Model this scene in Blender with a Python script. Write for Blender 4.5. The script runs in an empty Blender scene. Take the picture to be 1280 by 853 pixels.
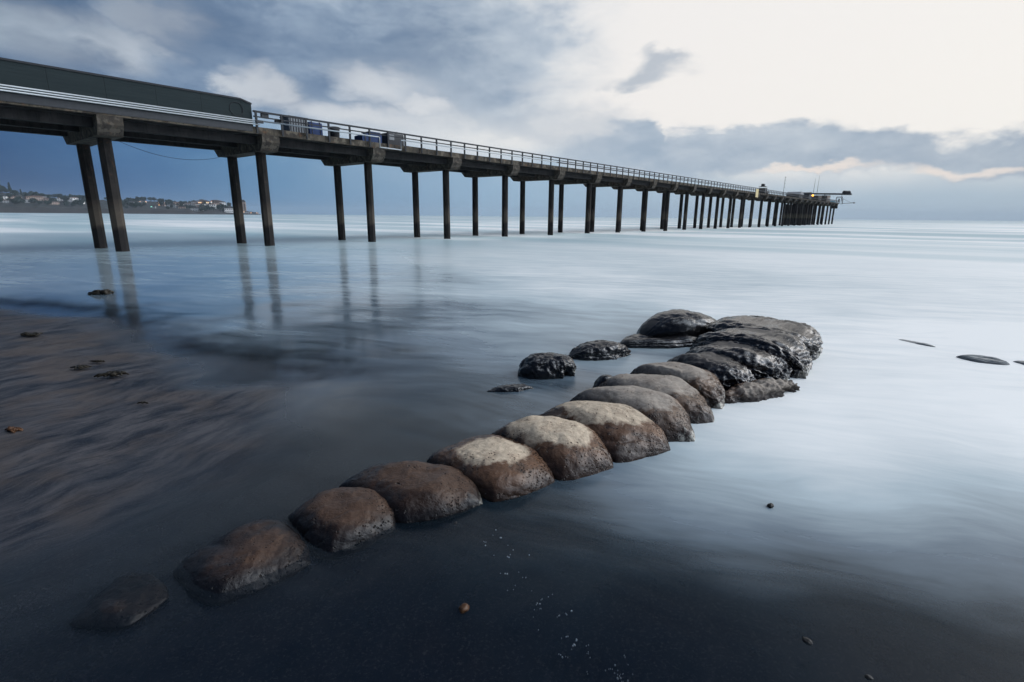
import bpy, bmesh, math, random
import numpy as np
from mathutils import Vector, Matrix
random.seed(7); RNG = np.random.default_rng(7)
S = bpy.context.scene
COL = S.collection
R = math.radians

# ------------------------------------------------------------------ camera model (solved from the pier's known 9.14 m bents)
CF, CP, CR, CH = 640.0, 0.239, 0.0089, 2.3
def ray(px, py):
    a = (px-640)/CF; b = (426.5-py)/CF
    a, b = a*math.cos(CR)-b*math.sin(CR), a*math.sin(CR)+b*math.cos(CR)
    return np.array([a, math.cos(CP)+b*math.sin(CP), -math.sin(CP)+b*math.cos(CP)])
def G(px, py, z=0.0):
    d = ray(px, py); k = (z-CH)/d[2]; return np.array([k*d[0], k*d[1]])
def AE(px, py):
    d = ray(px, py); d = d/np.linalg.norm(d)
    return math.atan2(d[0], d[1]), math.asin(d[2])
def H_over(px, py, A, B):
    """height at which the sight line crosses the upright plane through ground points A, B"""
    d = ray(px, py); t = B-A; n = np.array([-t[1], t[0]])
    k = (A@n)/(d[:2]@n); return CH+k*d[2]

cam_d = bpy.data.cameras.new('camera'); cam = bpy.data.objects.new('camera', cam_d); COL.objects.link(cam)
cam_d.lens = 18; cam_d.sensor_width = 36; cam_d.clip_end = 60000; cam_d.clip_start = 0.05
U = Vector((0, math.sin(CP), math.cos(CP))); X = Vector((1, 0, 0)); Fw = Vector((0, math.cos(CP), -math.sin(CP)))
Rv = X*math.cos(CR)+U*math.sin(CR); Uv = U*math.cos(CR)-X*math.sin(CR)
cam.matrix_world = Matrix(((Rv.x, Uv.x, -Fw.x, 0), (Rv.y, Uv.y, -Fw.y, 0), (Rv.z, Uv.z, -Fw.z, CH), (0, 0, 0, 1)))
S.camera = cam

# ------------------------------------------------------------------ numpy gradient noise
_perm = RNG.permutation(256); _perm = np.concatenate([_perm, _perm, _perm])
_gr = RNG.normal(size=(256, 3)); _gr /= np.linalg.norm(_gr, axis=1)[:, None]
def noise(p):
    p = np.asarray(p, float); i = np.floor(p).astype(int); f = p-i; i &= 255
    w = f*f*f*(f*(f*6-15)+10); out = 0
    for dx in (0, 1):
        for dy in (0, 1):
            for dz in (0, 1):
                h = _perm[_perm[_perm[(i[..., 0]+dx) & 255]+((i[..., 1]+dy) & 255)]+((i[..., 2]+dz) & 255)]
                g = _gr[h & 255]
                v = g[..., 0]*(f[..., 0]-dx)+g[..., 1]*(f[..., 1]-dy)+g[..., 2]*(f[..., 2]-dz)
                out = out+v*(w[..., 0] if dx else 1-w[..., 0])*(w[..., 1] if dy else 1-w[..., 1])*(w[..., 2] if dz else 1-w[..., 2])
    return out*1.5
def fbm(p, o=4, g=.5):
    p = np.asarray(p, float); s = 0; a = 1.
    for k in range(o):
        s = s+a*noise(p*(2.03**k)+k*17.3); a *= g
    return s
def sstep(a, b, x):
    t = np.clip((x-a)/(b-a), 0, 1); return t*t*(3-2*t)

# ------------------------------------------------------------------ object helpers
def tag(o, label=None, cat=None, group=None, kind=None):
    if label: o['label'] = label
    if cat: o['category'] = cat
    if group: o['group'] = group
    if kind: o['kind'] = kind
    return o
def empty(name, loc, rz=0, label=None, cat=None, group=None):
    o = bpy.data.objects.new(name, None); COL.objects.link(o); o.location = loc; o.rotation_euler = (0, 0, rz)
    o.empty_display_size = .2
    return tag(o, label, cat, group)
def mesh_obj(name, verts, faces, mat, parent=None, smooth=False, attrs=None):
    me = bpy.data.meshes.new(name); me.from_pydata([tuple(map(float, v)) for v in verts], [], [tuple(map(int, f)) for f in faces]); me.update()
    if mat: me.materials.append(mat)
    if smooth: me.polygons.foreach_set('use_smooth', [True]*len(me.polygons))
    if attrs:
        for k, v in attrs.items():
            a = me.attributes.new(k, 'FLOAT', 'POINT'); a.data.foreach_set('value', np.asarray(v, dtype=np.float32).ravel())
    o = bpy.data.objects.new(name, me); COL.objects.link(o)
    if parent: o.parent = parent
    return o
class MB:
    def __init__(s): s.v = []; s.f = []
    def add(s, vs, fs):
        n = len(s.v); s.v += [tuple(v) for v in vs]; s.f += [tuple(i+n for i in f) for f in fs]; return s
    def box(s, c, d, rz=0, taper=1.0):
        x, y, z = [q/2 for q in d]; ca, sa = math.cos(rz), math.sin(rz); vs = []
        for k, (a, b, e) in enumerate([(-x, -y, -z), (x, -y, -z), (x, y, -z), (-x, y, -z), (-x, -y, z), (x, -y, z), (x, y, z), (-x, y, z)]):
            if k > 3: a *= taper; b *= taper
            vs.append((c[0]+a*ca-b*sa, c[1]+a*sa+b*ca, c[2]+e))
        return s.add(vs, [(3, 2, 1, 0), (4, 5, 6, 7), (0, 1, 5, 4), (1, 2, 6, 5), (2, 3, 7, 6), (3, 0, 4, 7)])
    def tube(s, pts, r, n=8, caps=True):
        pts = [Vector(p) for p in pts]; rs = r if hasattr(r, '__len__') else [r]*len(pts); base = len(s.v); 
        for i, p in enumerate(pts):
            t = (pts[min(i+1, len(pts)-1)]-pts[max(i-1, 0)]).normalized()
            a = Vector((0, 0, 1)) if abs(t.z) < .9 else Vector((1, 0, 0))
            u = t.cross(a).normalized(); v = t.cross(u)
            for k in range(n):
                q = 2*math.pi*(k+.5)/n; s.v.append(tuple(p+(u*math.cos(q)+v*math.sin(q))*rs[i]))
        for i in range(len(pts)-1):
            for k in range(n):
                a = base+i*n+k; b = base+i*n+(k+1) % n; s.f.append((a, b, b+n, a+n))
        if caps:
            s.f.append(tuple(base+k for k in range(n))[::-1]); s.f.append(tuple(base+(len(pts)-1)*n+k for k in range(n)))
        return s
    def prism(s, poly, axis, a, b):
        """poly of (p,q); extruded along axis ('x','y') from a to b; p,q fill the other two in order"""
        n = len(poly); vs = []
        for e in (a, b):
            for p, q in poly: vs.append((e, p, q) if axis == 'x' else (p, e, q) if axis == 'y' else (p, q, e))
        return s.add(vs, [tuple(range(n)), tuple(range(2*n-1, n-1, -1))]+[(i, (i+1) % n, (i+1) % n+n, i+n)[::-1] for i in range(n)])
    def build(s, name, mat, parent=None, smooth=False, bevel=0):
        o = mesh_obj(name, s.v, s.f, mat, parent, smooth)
        bm = bmesh.new(); bm.from_mesh(o.data); bmesh.ops.recalc_face_normals(bm, faces=bm.faces)
        if bevel: bmesh.ops.bevel(bm, geom=list(bm.edges), offset=bevel, segments=2, affect='EDGES', clamp_overlap=True, profile=.6)
        bm.to_mesh(o.data); bm.free(); return o

# ------------------------------------------------------------------ node helpers
class NT:
    def __init__(s, tree): s.t = tree; s.n = tree.nodes; s.l = tree.links; s.n.clear()
    def new(s, typ, ins=None, **kw):
        n = s.n.new(typ)
        for k, v in kw.items(): setattr(n, k, v)
        for k, v in (ins or {}).items(): s.set(n.inputs[k], v)
        return n
    def set(s, sock, v):
        if isinstance(v, bpy.types.NodeSocket): s.l.new(v, sock)
        elif isinstance(v, (tuple, list)) and sock.type == 'RGBA' and len(v) == 3: sock.default_value = (*v, 1)
        else: sock.default_value = v
    def m(s, op, a, b=0.0, c=0.0, clamp=False):
        n = s.n.new('ShaderNodeMath'); n.operation = op; n.use_clamp = clamp
        s.set(n.inputs[0], a); s.set(n.inputs[1], b); s.set(n.inputs[2], c); return n.outputs[0]
    def ss(s, a, b, x, lo=0., hi=1.):
        n = s.n.new('ShaderNodeMapRange'); n.interpolation_type = 'SMOOTHSTEP'
        s.set(n.inputs['Value'], x); s.set(n.inputs['From Min'], a); s.set(n.inputs['From Max'], b); s.set(n.inputs['To Min'], lo); s.set(n.inputs['To Max'], hi)
        return n.outputs[0]
    def lin(s, a, b, x, lo=0., hi=1.):
        n = s.n.new('ShaderNodeMapRange'); n.clamp = True
        s.set(n.inputs['Value'], x); s.set(n.inputs['From Min'], a); s.set(n.inputs['From Max'], b); s.set(n.inputs['To Min'], lo); s.set(n.inputs['To Max'], hi)
        return n.outputs[0]
    def mix(s, f, a, b):
        n = s.n.new('ShaderNodeMix'); n.data_type = 'RGBA'
        s.set(n.inputs[0], f); s.set(n.inputs[6], a); s.set(n.inputs[7], b); return n.outputs[2]
    def noise(s, vec, scale=1., detail=4., rough=.55, dist=0.):
        n = s.n.new('ShaderNodeTexNoise'); s.set(n.inputs['Vector'], vec); s.set(n.inputs['Scale'], scale)
        s.set(n.inputs['Detail'], detail); s.set(n.inputs['Roughness'], rough); s.set(n.inputs['Distortion'], dist); return n.outputs['Fac']
    def comb(s, x, y, z=0.):
        n = s.n.new('ShaderNodeCombineXYZ')
        for k, v in enumerate((x, y, z)): s.set(n.inputs[k], v)
        return n.outputs[0]
    def mapv(s, vec, scale=(1, 1, 1), rot=(0, 0, 0), loc=(0, 0, 0)):
        if any(rot):
            q = s.n.new('ShaderNodeMapping'); s.set(q.inputs['Vector'], vec); q.inputs['Rotation'].default_value = rot; vec = q.outputs[0]; rot = (0, 0, 0)
        n = s.n.new('ShaderNodeMapping'); s.set(n.inputs['Vector'], vec); n.inputs['Scale'].default_value = scale
        n.inputs['Rotation'].default_value = rot; n.inputs['Location'].default_value = loc; return n.outputs[0]
    def ramp(s, f, stops, interp='LINEAR'):
        n = s.n.new('ShaderNodeValToRGB'); n.color_ramp.interpolation = interp; e = n.color_ramp.elements
        while len(e) < len(stops): e.new(.5)
        for k, (p, c) in enumerate(stops): e[k].position = p; e[k].color = (*c, 1) if len(c) == 3 else c
        s.set(n.inputs[0], f); return n.outputs[0]
def srgb(r, g, b):
    f = lambda c: (c/255)/12.92 if c/255 < .04045 else ((c/255+.055)/1.055)**2.4
    return (f(r), f(g), f(b))
def mat(name):
    m = bpy.data.materials.new(name); m.use_nodes = True; t = NT(m.node_tree)
    out = t.new('ShaderNodeOutputMaterial'); return m, t, out
def simple(name, col, rough=.7, var=.25, scale=3., metal=0., bump=.0, emit=None):
    m, t, out = mat(name); tc = t.new('ShaderNodeTexCoord').outputs['Object']
    n = t.noise(tc, scale, 5, .6)
    c = t.mix(n, tuple(x*(1-var) for x in col), tuple(min(1, x*(1+var)) for x in col))
    p = t.new('ShaderNodeBsdfPrincipled', {'Base Color': c, 'Roughness': rough, 'Metallic': metal, 'Specular IOR Level': .25})
    if bump:
        b = t.new('ShaderNodeBump', {'Height': t.noise(tc, scale*4, 5, .6), 'Strength': bump, 'Distance': .02}); t.l.new(b.outputs[0], p.inputs['Normal'])
    if emit: p.inputs['Emission Color'].default_value = (*emit[:3], 1); p.inputs['Emission Strength'].default_value = emit[3]
    t.l.new(p.outputs[0], out.inputs[0]); return m

# ------------------------------------------------------------------ world: Sky Texture under procedural dusk cloud
SUN_AZ, SUN_EL = R(76), R(28)       # soft glow of the western sky, right of the view
w = bpy.data.worlds.new('World'); S.world = w; w.use_nodes = True; t = NT(w.node_tree)
wout = t.new('ShaderNodeOutputWorld'); bg = t.new('ShaderNodeBackground', {'Strength': .1}); t.l.new(bg.outputs[0], wout.inputs[0])
sky = t.new('ShaderNodeTexSky', sky_type='NISHITA', sun_disc=False, sun_elevation=SUN_EL, sun_rotation=SUN_AZ)
gen = t.new('ShaderNodeTexCoord').outputs['Generated']
sep = t.new('ShaderNodeSeparateXYZ', {0: gen})
az = t.m('ARCTAN2', sep.outputs[0], sep.outputs[1]); el = t.m('ARCSINE', sep.outputs[2])
D2 = 180/math.pi
azd = t.m('MULTIPLY', az, D2); eld = t.m('MULTIPLY', el, D2)
cv = t.comb(t.m('MULTIPLY', azd, .055), t.m('MULTIPLY', eld, .12), 0.)       # cloud space, wider than tall
n1 = t.noise(cv, 1.6, 7, .56, .3); n2 = t.noise(t.mapv(cv, loc=(7.3, 2.1, 0)), 1.1, 5, .5, .4); n3 = t.noise(t.mapv(cv, loc=(3.3, 9.1, 0)), 5., 6, .6, .2)
wx = t.m('ADD', azd, t.m('MULTIPLY', t.m('SUBTRACT', n1, .5), 16.)); wy = t.m('ADD', eld, t.m('MULTIPLY', t.m('SUBTRACT', n2, .5), 9.))
wx = t.m('ADD', wx, t.m('MULTIPLY', t.m('SUBTRACT', n3, .5), 4.)); wy = t.m('ADD', wy, t.m('MULTIPLY', t.m('SUBTRACT', n3, .5), 3.))
def blob(px, py, rx, ry, soft=.9):
    """cloud or gap centred where the photograph shows it; radii in degrees of sky; 1 inside, 0 outside"""
    a, e = AE(px, py); a *= D2; e *= D2
    dx = t.m('DIVIDE', t.m('SUBTRACT', wx, a), rx); dy = t.m('DIVIDE', t.m('SUBTRACT', wy, e), ry)
    d = t.m('SQRT', t.m('ADD', t.m('MULTIPLY', dx, dx), t.m('MULTIPLY', dy, dy)))
    return t.ss(1+soft*.5, 1-soft*.5, d)
def azramp(stops):
    f = t.lin(-60, 60, azd)
    return t.ramp(f, [((AE(px, 200)[0]*D2+60)/120, srgb(*c)) for px, c in stops])
col = azramp([(-300, (150, 172, 196)), (60, (168, 187, 206)), (330, (196, 208, 220)), (600, (232, 233, 233)), (800, (246, 242, 238)), (1280, (250, 246, 240))])
# upper sky gently cooler
col = t.mix(t.ss(6, 24, eld, 0, .35), col, azramp([(0, (165, 188, 208)), (500, (214, 222, 230)), (800, (238, 238, 240)), (1280, (243, 242, 243))]))
tex = t.lin(.36, .66, t.m('ADD', t.m('MULTIPLY', n1, .6), t.m('MULTIPLY', n3, .4)))
def cloud(col, mask, cols, amount=1.):
    c = azramp(cols[0]); d = azramp(cols[1]); cc = t.mix(tex, c, d)
    return t.mix(t.m('MULTIPLY', mask, amount), col, cc)
def mx(*a):
    r = a[0]
    for b in a[1:]: r = t.m('MAXIMUM', r, b)
    return r
# the heavy upper left mass with its bright rents
mass = mx(blob(60, 30, 15, 7), blob(250, 40, 13, 7), blob(420, 70, 13, 6.0), blob(560, 60, 12, 6.5), blob(640, 55, 6, 4.6), blob(240, 120, 12, 4), blob(90, 120, 16, 5), blob(-160, 60, 18, 14), blob(610, 120, 5, 3, 1.4))
col = cloud(col, mass, ([(-200, (52, 78, 112)), (60, (62, 93, 130)), (240, (82, 110, 145)), (460, (96, 122, 154)), (600, (134, 154, 178)), (720, (166, 182, 200))],
                        [(-200, (96, 120, 148)), (60, (132, 156, 182)), (240, (140, 160, 184)), (460, (158, 176, 196)), (600, (188, 200, 212)), (720, (208, 216, 224))]), .95)
gaps = mx(blob(28, 60, 5.5, 2.2, 1.3), blob(135, 62, 3.6, 2.4, 1.3), blob(172, 14, 3, 1.6, 1.5), blob(320, 118, 2.2, 1.9, 1.3), blob(480, 106, 4.4, 1.6, 1.5), blob(524, 134, 2.6, 1.0, 1.4), blob(420, 148, 7, 1.0, 1.6))
col = t.mix(t.m('MULTIPLY', gaps, .6), col, azramp([(0, (196, 208, 218)), (300, (226, 228, 230)), (600, (238, 238, 238))]))
dark = mx(blob(20, 8, 6, 2.5, 1.5), blob(500, 62, 7, 2.0, 1.6), blob(225, 18, 7, 2.6, 1.6), blob(80, 90, 4, 1.6, 1.6))
col = t.mix(t.m('MULTIPLY', dark, .45), col, azramp([(0, (52, 78, 112)), (480, (96, 120, 150))]))
# soft bank filling the low sky
lowtop = t.m('ADD', t.lin(-45, 0, azd, 11.5, 5.6), t.m('MULTIPLY', t.m('SUBTRACT', n2, .5), 4.))
lowtop = t.m('ADD', lowtop, t.lin(8, 24, azd, 0., -1.8))
low = t.ss(t.m('ADD', lowtop, 2.2), t.m('SUBTRACT', lowtop, 1.6), eld)
lowc = azramp([(-200, (34, 66, 104)), (0, (32, 70, 116)), (160, (54, 98, 146)), (330, (86, 132, 173)), (480, (122, 158, 190)), (640, (148, 180, 206)), (860, (168, 190, 208)), (1050, (174, 194, 210)), (1280, (176, 194, 208))])
lowd = azramp([(-200, (50, 84, 120)), (0, (54, 94, 138)), (160, (78, 120, 162)), (330, (116, 154, 187)), (480, (150, 176, 200)), (640, (170, 192, 212)), (860, (184, 200, 212)), (1050, (182, 198, 210)), (1280, (186, 198, 208))])
lowm = t.mix(t.m('MULTIPLY', tex, t.ss(1., 7., eld)), lowc, lowd)
col = t.mix(t.m('MULTIPLY', low, .96), col, lowm)
# right hand band of cloud
band = mx(blob(760, 172, 5, 2.2, .5), blob(900, 188, 11, 2.6, .5), blob(1060, 190, 9, 2.3, .5), blob(1180, 193, 6, 1.5, .5), blob(1285, 188, 6, 2.3, .5))
col = cloud(col, band, ([(700, (160, 178, 197)), (1000, (146, 166, 187)), (1280, (140, 159, 181))], [(700, (206, 214, 222)), (1000, (194, 204, 214)), (1280, (188, 198, 208))]), .93)
glow = mx(blob(1212, 213, 3.4, .5, 1.4), blob(1020, 218, 4.5, .35, 1.4))
col = t.mix(t.m('MULTIPLY', glow, .75), col, srgb(252, 238, 226))
# wisps in the bright sky
w1 = mx(blob(806, 94, 3.8, 1.0, 1.2), blob(838, 80, 2.6, .8, 1.2)); col = t.mix(t.m('MULTIPLY', w1, .7), col, srgb(160, 174, 190))
w2 = mx(blob(725, 140, 4.5, 1.0, 1.7), blob(690, 155, 5, 1.2, 1.7)); col = t.mix(t.m('MULTIPLY', w2, .5), col, srgb(176, 188, 202))
# unseen sky overhead and behind, its cloud tones set to shape the light
over = t.ss(26, 42, eld)
side = t.m('COSINE', t.m('SUBTRACT', az, R(84)))          # 1 towards the brightened quarter out of view; -1 away from it
ft = t.mix(t.ss(-30, 50, azd), t.mix(tex, srgb(40, 62, 96), srgb(74, 98, 132)), t.mix(tex, srgb(58, 86, 122), srgb(92, 118, 150)))
col = t.mix(over, col, t.mix(t.ss(.45, .95, side), ft, t.mix(tex, srgb(205, 214, 226), srgb(236, 238, 240))))
bk = t.mix(t.ss(.35, .92, side), t.mix(tex, srgb(22, 42, 72), srgb(46, 70, 102)), t.mix(tex, srgb(186, 204, 226), srgb(226, 234, 242)))
col = t.mix(t.ss(55, 80, t.m('ABSOLUTE', azd)), col, bk)
gain = t.m('ADD', 1., t.m('MULTIPLY', t.m('MULTIPLY', t.ss(60, 84, azd), t.ss(.5, .97, side)), 3.4))      # brightness added to the unseen sky at right, to light water and rocks
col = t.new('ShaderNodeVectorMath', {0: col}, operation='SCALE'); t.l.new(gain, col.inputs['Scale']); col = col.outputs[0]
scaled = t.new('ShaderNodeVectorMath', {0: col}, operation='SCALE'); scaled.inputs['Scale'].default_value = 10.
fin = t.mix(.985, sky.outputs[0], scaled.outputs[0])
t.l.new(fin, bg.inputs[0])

sun_d = bpy.data.lights.new('sun', 'SUN'); sun_d.energy = 1.4; sun_d.angle = R(35); sun_d.color = (1, .96, .92)
sun = bpy.data.objects.new('sun', sun_d); COL.objects.link(sun)
sd = Vector((math.sin(SUN_AZ)*math.cos(SUN_EL), math.cos(SUN_AZ)*math.cos(SUN_EL), math.sin(SUN_EL)))
sun.rotation_euler = sd.to_track_quat('Z', 'Y').to_euler()

# ------------------------------------------------------------------ ground: sand sheet and sea sheet (polar grids round the viewpoint, real heights)
def polar(r0, r1, nr, na):
    rr = np.exp(np.linspace(math.log(r0), math.log(r1), nr)); aa = np.linspace(-math.pi, math.pi, na, endpoint=False)
    return rr, aa
def sheet(name, rr, aa, zf, mt, attrs_f, mask=None):
    nr, na = len(rr), len(aa)
    Rg, Ag = np.meshgrid(rr, aa, indexing='ij'); x = Rg*np.sin(Ag); y = Rg*np.cos(Ag)
    x = x.ravel(); y = y.ravel(); z = zf(x, y); v = np.stack([x, y, z], 1)
    i, j = np.meshgrid(np.arange(nr-1), np.arange(na), indexing='ij'); i = i.ravel(); j = j.ravel(); j2 = (j+1) % na
    f = np.stack([i*na+j, (i+1)*na+j, (i+1)*na+j2, i*na+j2], 1)
    if mask is not None:
        k = mask(x, y); f = f[k[f].any(1)]
        used = np.unique(f); re = -np.ones(len(v), int); re[used] = np.arange(len(used)); f = re[f]; v = v[used]; x = x[used]; y = y[used]
    else:
        c = len(v); v = np.vstack([v, [0, 0, zf(np.array([0.]), np.array([0.]))[0]]]); x = v[:, 0]; y = v[:, 1]
        f = [tuple(q) for q in f]+[(c, j, (j+1) % na) for j in range(na)]
    o = mesh_obj(name, v, f, mt, None, True, attrs_f(x, y)); tag(o, kind='structure')
    if len(o.data.polygons) and o.data.polygons[0].normal.z < 0: o.data.flip_normals()
    return o

# shoreline of the dry-ish beach (left): signed measure, >0 on the beach side
shore = np.array([G(-500, 372), G(0, 376), G(90, 384), G(170, 398), G(215, 412), G(285, 440), G(355, 456), G(440, 470), G(400, 500), G(330, 560), G(230, 620), G(120, 670), G(-60, 740), G(-300, 760)])
shore = np.vstack([[-60, 18], shore, [-12, -3], [-60, -10]])
def poly_sd(P, x, y):
    n = len(P); dmin = np.full(x.shape, 1e9); inside = np.zeros(x.shape, bool)
    for k in range(n):
        a = P[k]; b = P[(k+1) % n]; ab = b-a; tt = np.clip(((x-a[0])*ab[0]+(y-a[1])*ab[1])/(ab@ab), 0, 1)
        dmin = np.minimum(dmin, np.hypot(x-a[0]-tt*ab[0], y-a[1]-tt*ab[1]))
        c = ((a[1] > y) != (b[1] > y)) & (x < (b[0]-a[0])*(y-a[1])/(b[1]-a[1]+1e-12)+a[0]); inside ^= c
    return np.where(inside, dmin, -dmin)
def sand_z(x, y):
    sd_ = poly_sd(shore, x, y); r = np.hypot(x, y)
    z = -.055+.05*np.clip(sd_, -1, 0)*.4+.03*sstep(0, 2.5, sd_)+.04*np.clip(sd_-2, 0, 30)
    z = z-sstep(3, 60, -sd_)*.9
    n = fbm(np.stack([x*1.1+y*.4, y*1.3-x*.5, 0*x], -1), 4)
    z = z+n*.008*sstep(-1, 1.5, sd_)
    # flow ripples
    q = np.stack([(x*.80+y*.60)*1.3, (-x*.60+y*.80)*7, 0*x], -1)
    z = z+fbm(q, 3)*.0035*sstep(40, 10, r)
    # low scarp of the runnel by the second bent
    return z
# foam control points: photo position -> water whiteness: foam, plus sky reflection painted into the left shallows
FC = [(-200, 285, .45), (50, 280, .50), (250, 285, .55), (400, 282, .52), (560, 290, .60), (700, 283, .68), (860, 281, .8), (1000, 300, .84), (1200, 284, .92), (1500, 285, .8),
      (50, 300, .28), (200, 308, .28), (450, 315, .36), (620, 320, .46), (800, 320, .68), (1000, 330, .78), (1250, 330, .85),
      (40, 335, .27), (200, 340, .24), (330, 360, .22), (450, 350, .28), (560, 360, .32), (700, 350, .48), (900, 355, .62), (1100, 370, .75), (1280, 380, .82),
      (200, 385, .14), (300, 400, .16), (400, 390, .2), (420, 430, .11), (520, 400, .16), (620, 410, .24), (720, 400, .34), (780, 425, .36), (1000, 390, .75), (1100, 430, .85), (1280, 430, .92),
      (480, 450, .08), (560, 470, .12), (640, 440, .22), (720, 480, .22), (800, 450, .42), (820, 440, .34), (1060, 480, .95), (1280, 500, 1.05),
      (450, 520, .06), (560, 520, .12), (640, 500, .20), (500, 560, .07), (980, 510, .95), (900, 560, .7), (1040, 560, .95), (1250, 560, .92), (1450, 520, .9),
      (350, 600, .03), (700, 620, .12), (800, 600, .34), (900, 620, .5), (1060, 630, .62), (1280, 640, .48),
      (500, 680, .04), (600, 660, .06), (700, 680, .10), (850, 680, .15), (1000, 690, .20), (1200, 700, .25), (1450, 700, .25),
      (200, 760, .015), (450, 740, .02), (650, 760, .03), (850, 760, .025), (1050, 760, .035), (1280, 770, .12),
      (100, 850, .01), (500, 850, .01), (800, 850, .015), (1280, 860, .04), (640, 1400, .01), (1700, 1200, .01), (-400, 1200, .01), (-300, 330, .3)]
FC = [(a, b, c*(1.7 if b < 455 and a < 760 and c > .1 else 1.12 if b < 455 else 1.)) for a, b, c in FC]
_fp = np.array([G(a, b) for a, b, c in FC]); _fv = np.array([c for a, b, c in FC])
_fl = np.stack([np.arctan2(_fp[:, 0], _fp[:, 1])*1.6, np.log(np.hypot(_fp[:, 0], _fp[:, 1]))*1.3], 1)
def foam_at(x, y):
    out = np.zeros_like(x); q = np.stack([np.arctan2(x, y)*1.6, np.log(np.hypot(x, y)+1e-6)*1.3], 1)
    for s in range(0, len(x), 20000):
        d2 = ((q[s:s+20000, None, :]-_fl[None])**2).sum(2); wt = np.exp(-d2/(2*.15**2))+1e-4/(d2+.02)
        out[s:s+20000] = (wt*_fv).sum(1)/wt.sum(1)
    return out
def sea_z(x, y):
    r = np.hypot(x, y)
    z = fbm(np.stack([x*.25+y*.18, y*.5-x*.3, 0*x+5], -1), 3)*.012
    z = z+fbm(np.stack([x*.02, y*.05, 0*x+9], -1), 3)*.10*sstep(25, 90, r)
    return np.where(r > 3000, 0, z*sstep(3500, 800, r))
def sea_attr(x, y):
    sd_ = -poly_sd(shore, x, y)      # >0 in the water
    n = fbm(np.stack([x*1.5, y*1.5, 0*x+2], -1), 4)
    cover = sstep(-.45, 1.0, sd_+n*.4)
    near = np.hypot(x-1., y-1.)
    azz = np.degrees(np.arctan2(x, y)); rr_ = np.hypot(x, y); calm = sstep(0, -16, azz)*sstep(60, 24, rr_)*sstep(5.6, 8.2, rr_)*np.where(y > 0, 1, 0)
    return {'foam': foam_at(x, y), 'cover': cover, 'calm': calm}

def flow_coords(t):
    geo = t.new('ShaderNodeNewGeometry').outputs['Position']
    return geo
# --- sea material
m_sea, t, out = mat('sea_water')
pos = flow_coords(t)
foam = t.new('ShaderNodeAttribute', attribute_name='foam').outputs['Fac']; cover = t.new('ShaderNodeAttribute', attribute_name='cover').outputs['Fac']
warp = t.new('ShaderNodeTexNoise', {'Vector': pos, 'Scale': .35, 'Detail': 2.})
wv = t.new('ShaderNodeVectorMath', {0: warp.outputs['Color'], 1: (.5, .5, .5)}, operation='SUBTRACT')
ws = t.new('ShaderNodeVectorMath', {0: wv.outputs[0]}, operation='SCALE'); ws.inputs['Scale'].default_value = 1.6
pw = t.new('ShaderNodeVectorMath', {0: pos, 1: ws.outputs[0]}, operation='ADD').outputs[0]
vl = t.new('ShaderNodeVectorMath', {0: pos}, operation='LENGTH').outputs['Value']
a1 = t.noise(t.mapv(pw, (.55, 2.6, 1), (0, 0, R(14))), 1., 5, .5)          # long silky streaks near
a2 = t.noise(t.mapv(pw, (.10, .45, 1), (0, 0, R(12))), 1., 5, .55)         # broader, farther
a3 = t.noise(t.mapv(pos, (.010, .05, 1), (0, 0, R(36))), 1., 4, .55)      # surf lines
a4 = t.noise(t.mapv(pw, (2.2, 9., 1), (0, 0, R(20))), 1., 5, .6)
far = t.ss(14, 60, vl)
st = t.m('ADD', t.m('MULTIPLY', t.m('SUBTRACT', a1, .5), t.ss(4, 12, vl, .45, .9)), t.m('MULTIPLY', t.m('MULTIPLY', t.m('SUBTRACT', a2, .5), .9), t.ss(6, 13, vl)))
st = t.m('ADD', st, t.m('MULTIPLY', t.m('SUBTRACT', a4, .5), .35))
st = t.m('ADD', t.m('MULTIPLY', st, t.m('SUBTRACT', 1., far)), t.m('MULTIPLY', t.m('MULTIPLY', t.m('SUBTRACT', a3, .5), 1.7), far))
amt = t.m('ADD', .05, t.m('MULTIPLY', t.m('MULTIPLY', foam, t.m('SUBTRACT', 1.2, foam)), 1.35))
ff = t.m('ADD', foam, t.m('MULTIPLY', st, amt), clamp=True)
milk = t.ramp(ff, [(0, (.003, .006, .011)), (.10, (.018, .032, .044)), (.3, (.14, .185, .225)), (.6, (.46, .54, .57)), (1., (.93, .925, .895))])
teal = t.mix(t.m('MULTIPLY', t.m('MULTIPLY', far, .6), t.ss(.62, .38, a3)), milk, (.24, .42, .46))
calm = t.new('ShaderNodeAttribute', attribute_name='calm').outputs['Fac']
rough = t.m('MULTIPLY', t.lin(0, .7, ff, .13, .48), t.m('SUBTRACT', 1., t.m('MULTIPLY', calm, .55)))
bmp = t.new('ShaderNodeBump', {'Height': t.m('ADD', a1, t.m('MULTIPLY', a4, .35)), 'Strength': t.m('SUBTRACT', .09, t.m('MULTIPLY', calm, .03)), 'Distance': .05})
pr = t.new('ShaderNodeBsdfPrincipled', {'Base Color': teal, 'Roughness': rough, 'IOR': t.m('ADD', 1.333, t.m('MULTIPLY', calm, .95)), 'Normal': bmp.outputs[0]})
tr = t.new('ShaderNodeBsdfTransparent')
al = t.m('MULTIPLY', cover, t.lin(.0, .22, ff, .34, 1.))
ms = t.new('ShaderNodeMixShader', {0: al}); t.l.new(tr.outputs[0], ms.inputs[1]); t.l.new(pr.outputs[0], ms.inputs[2]); t.l.new(ms.outputs[0], out.inputs[0])
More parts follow.
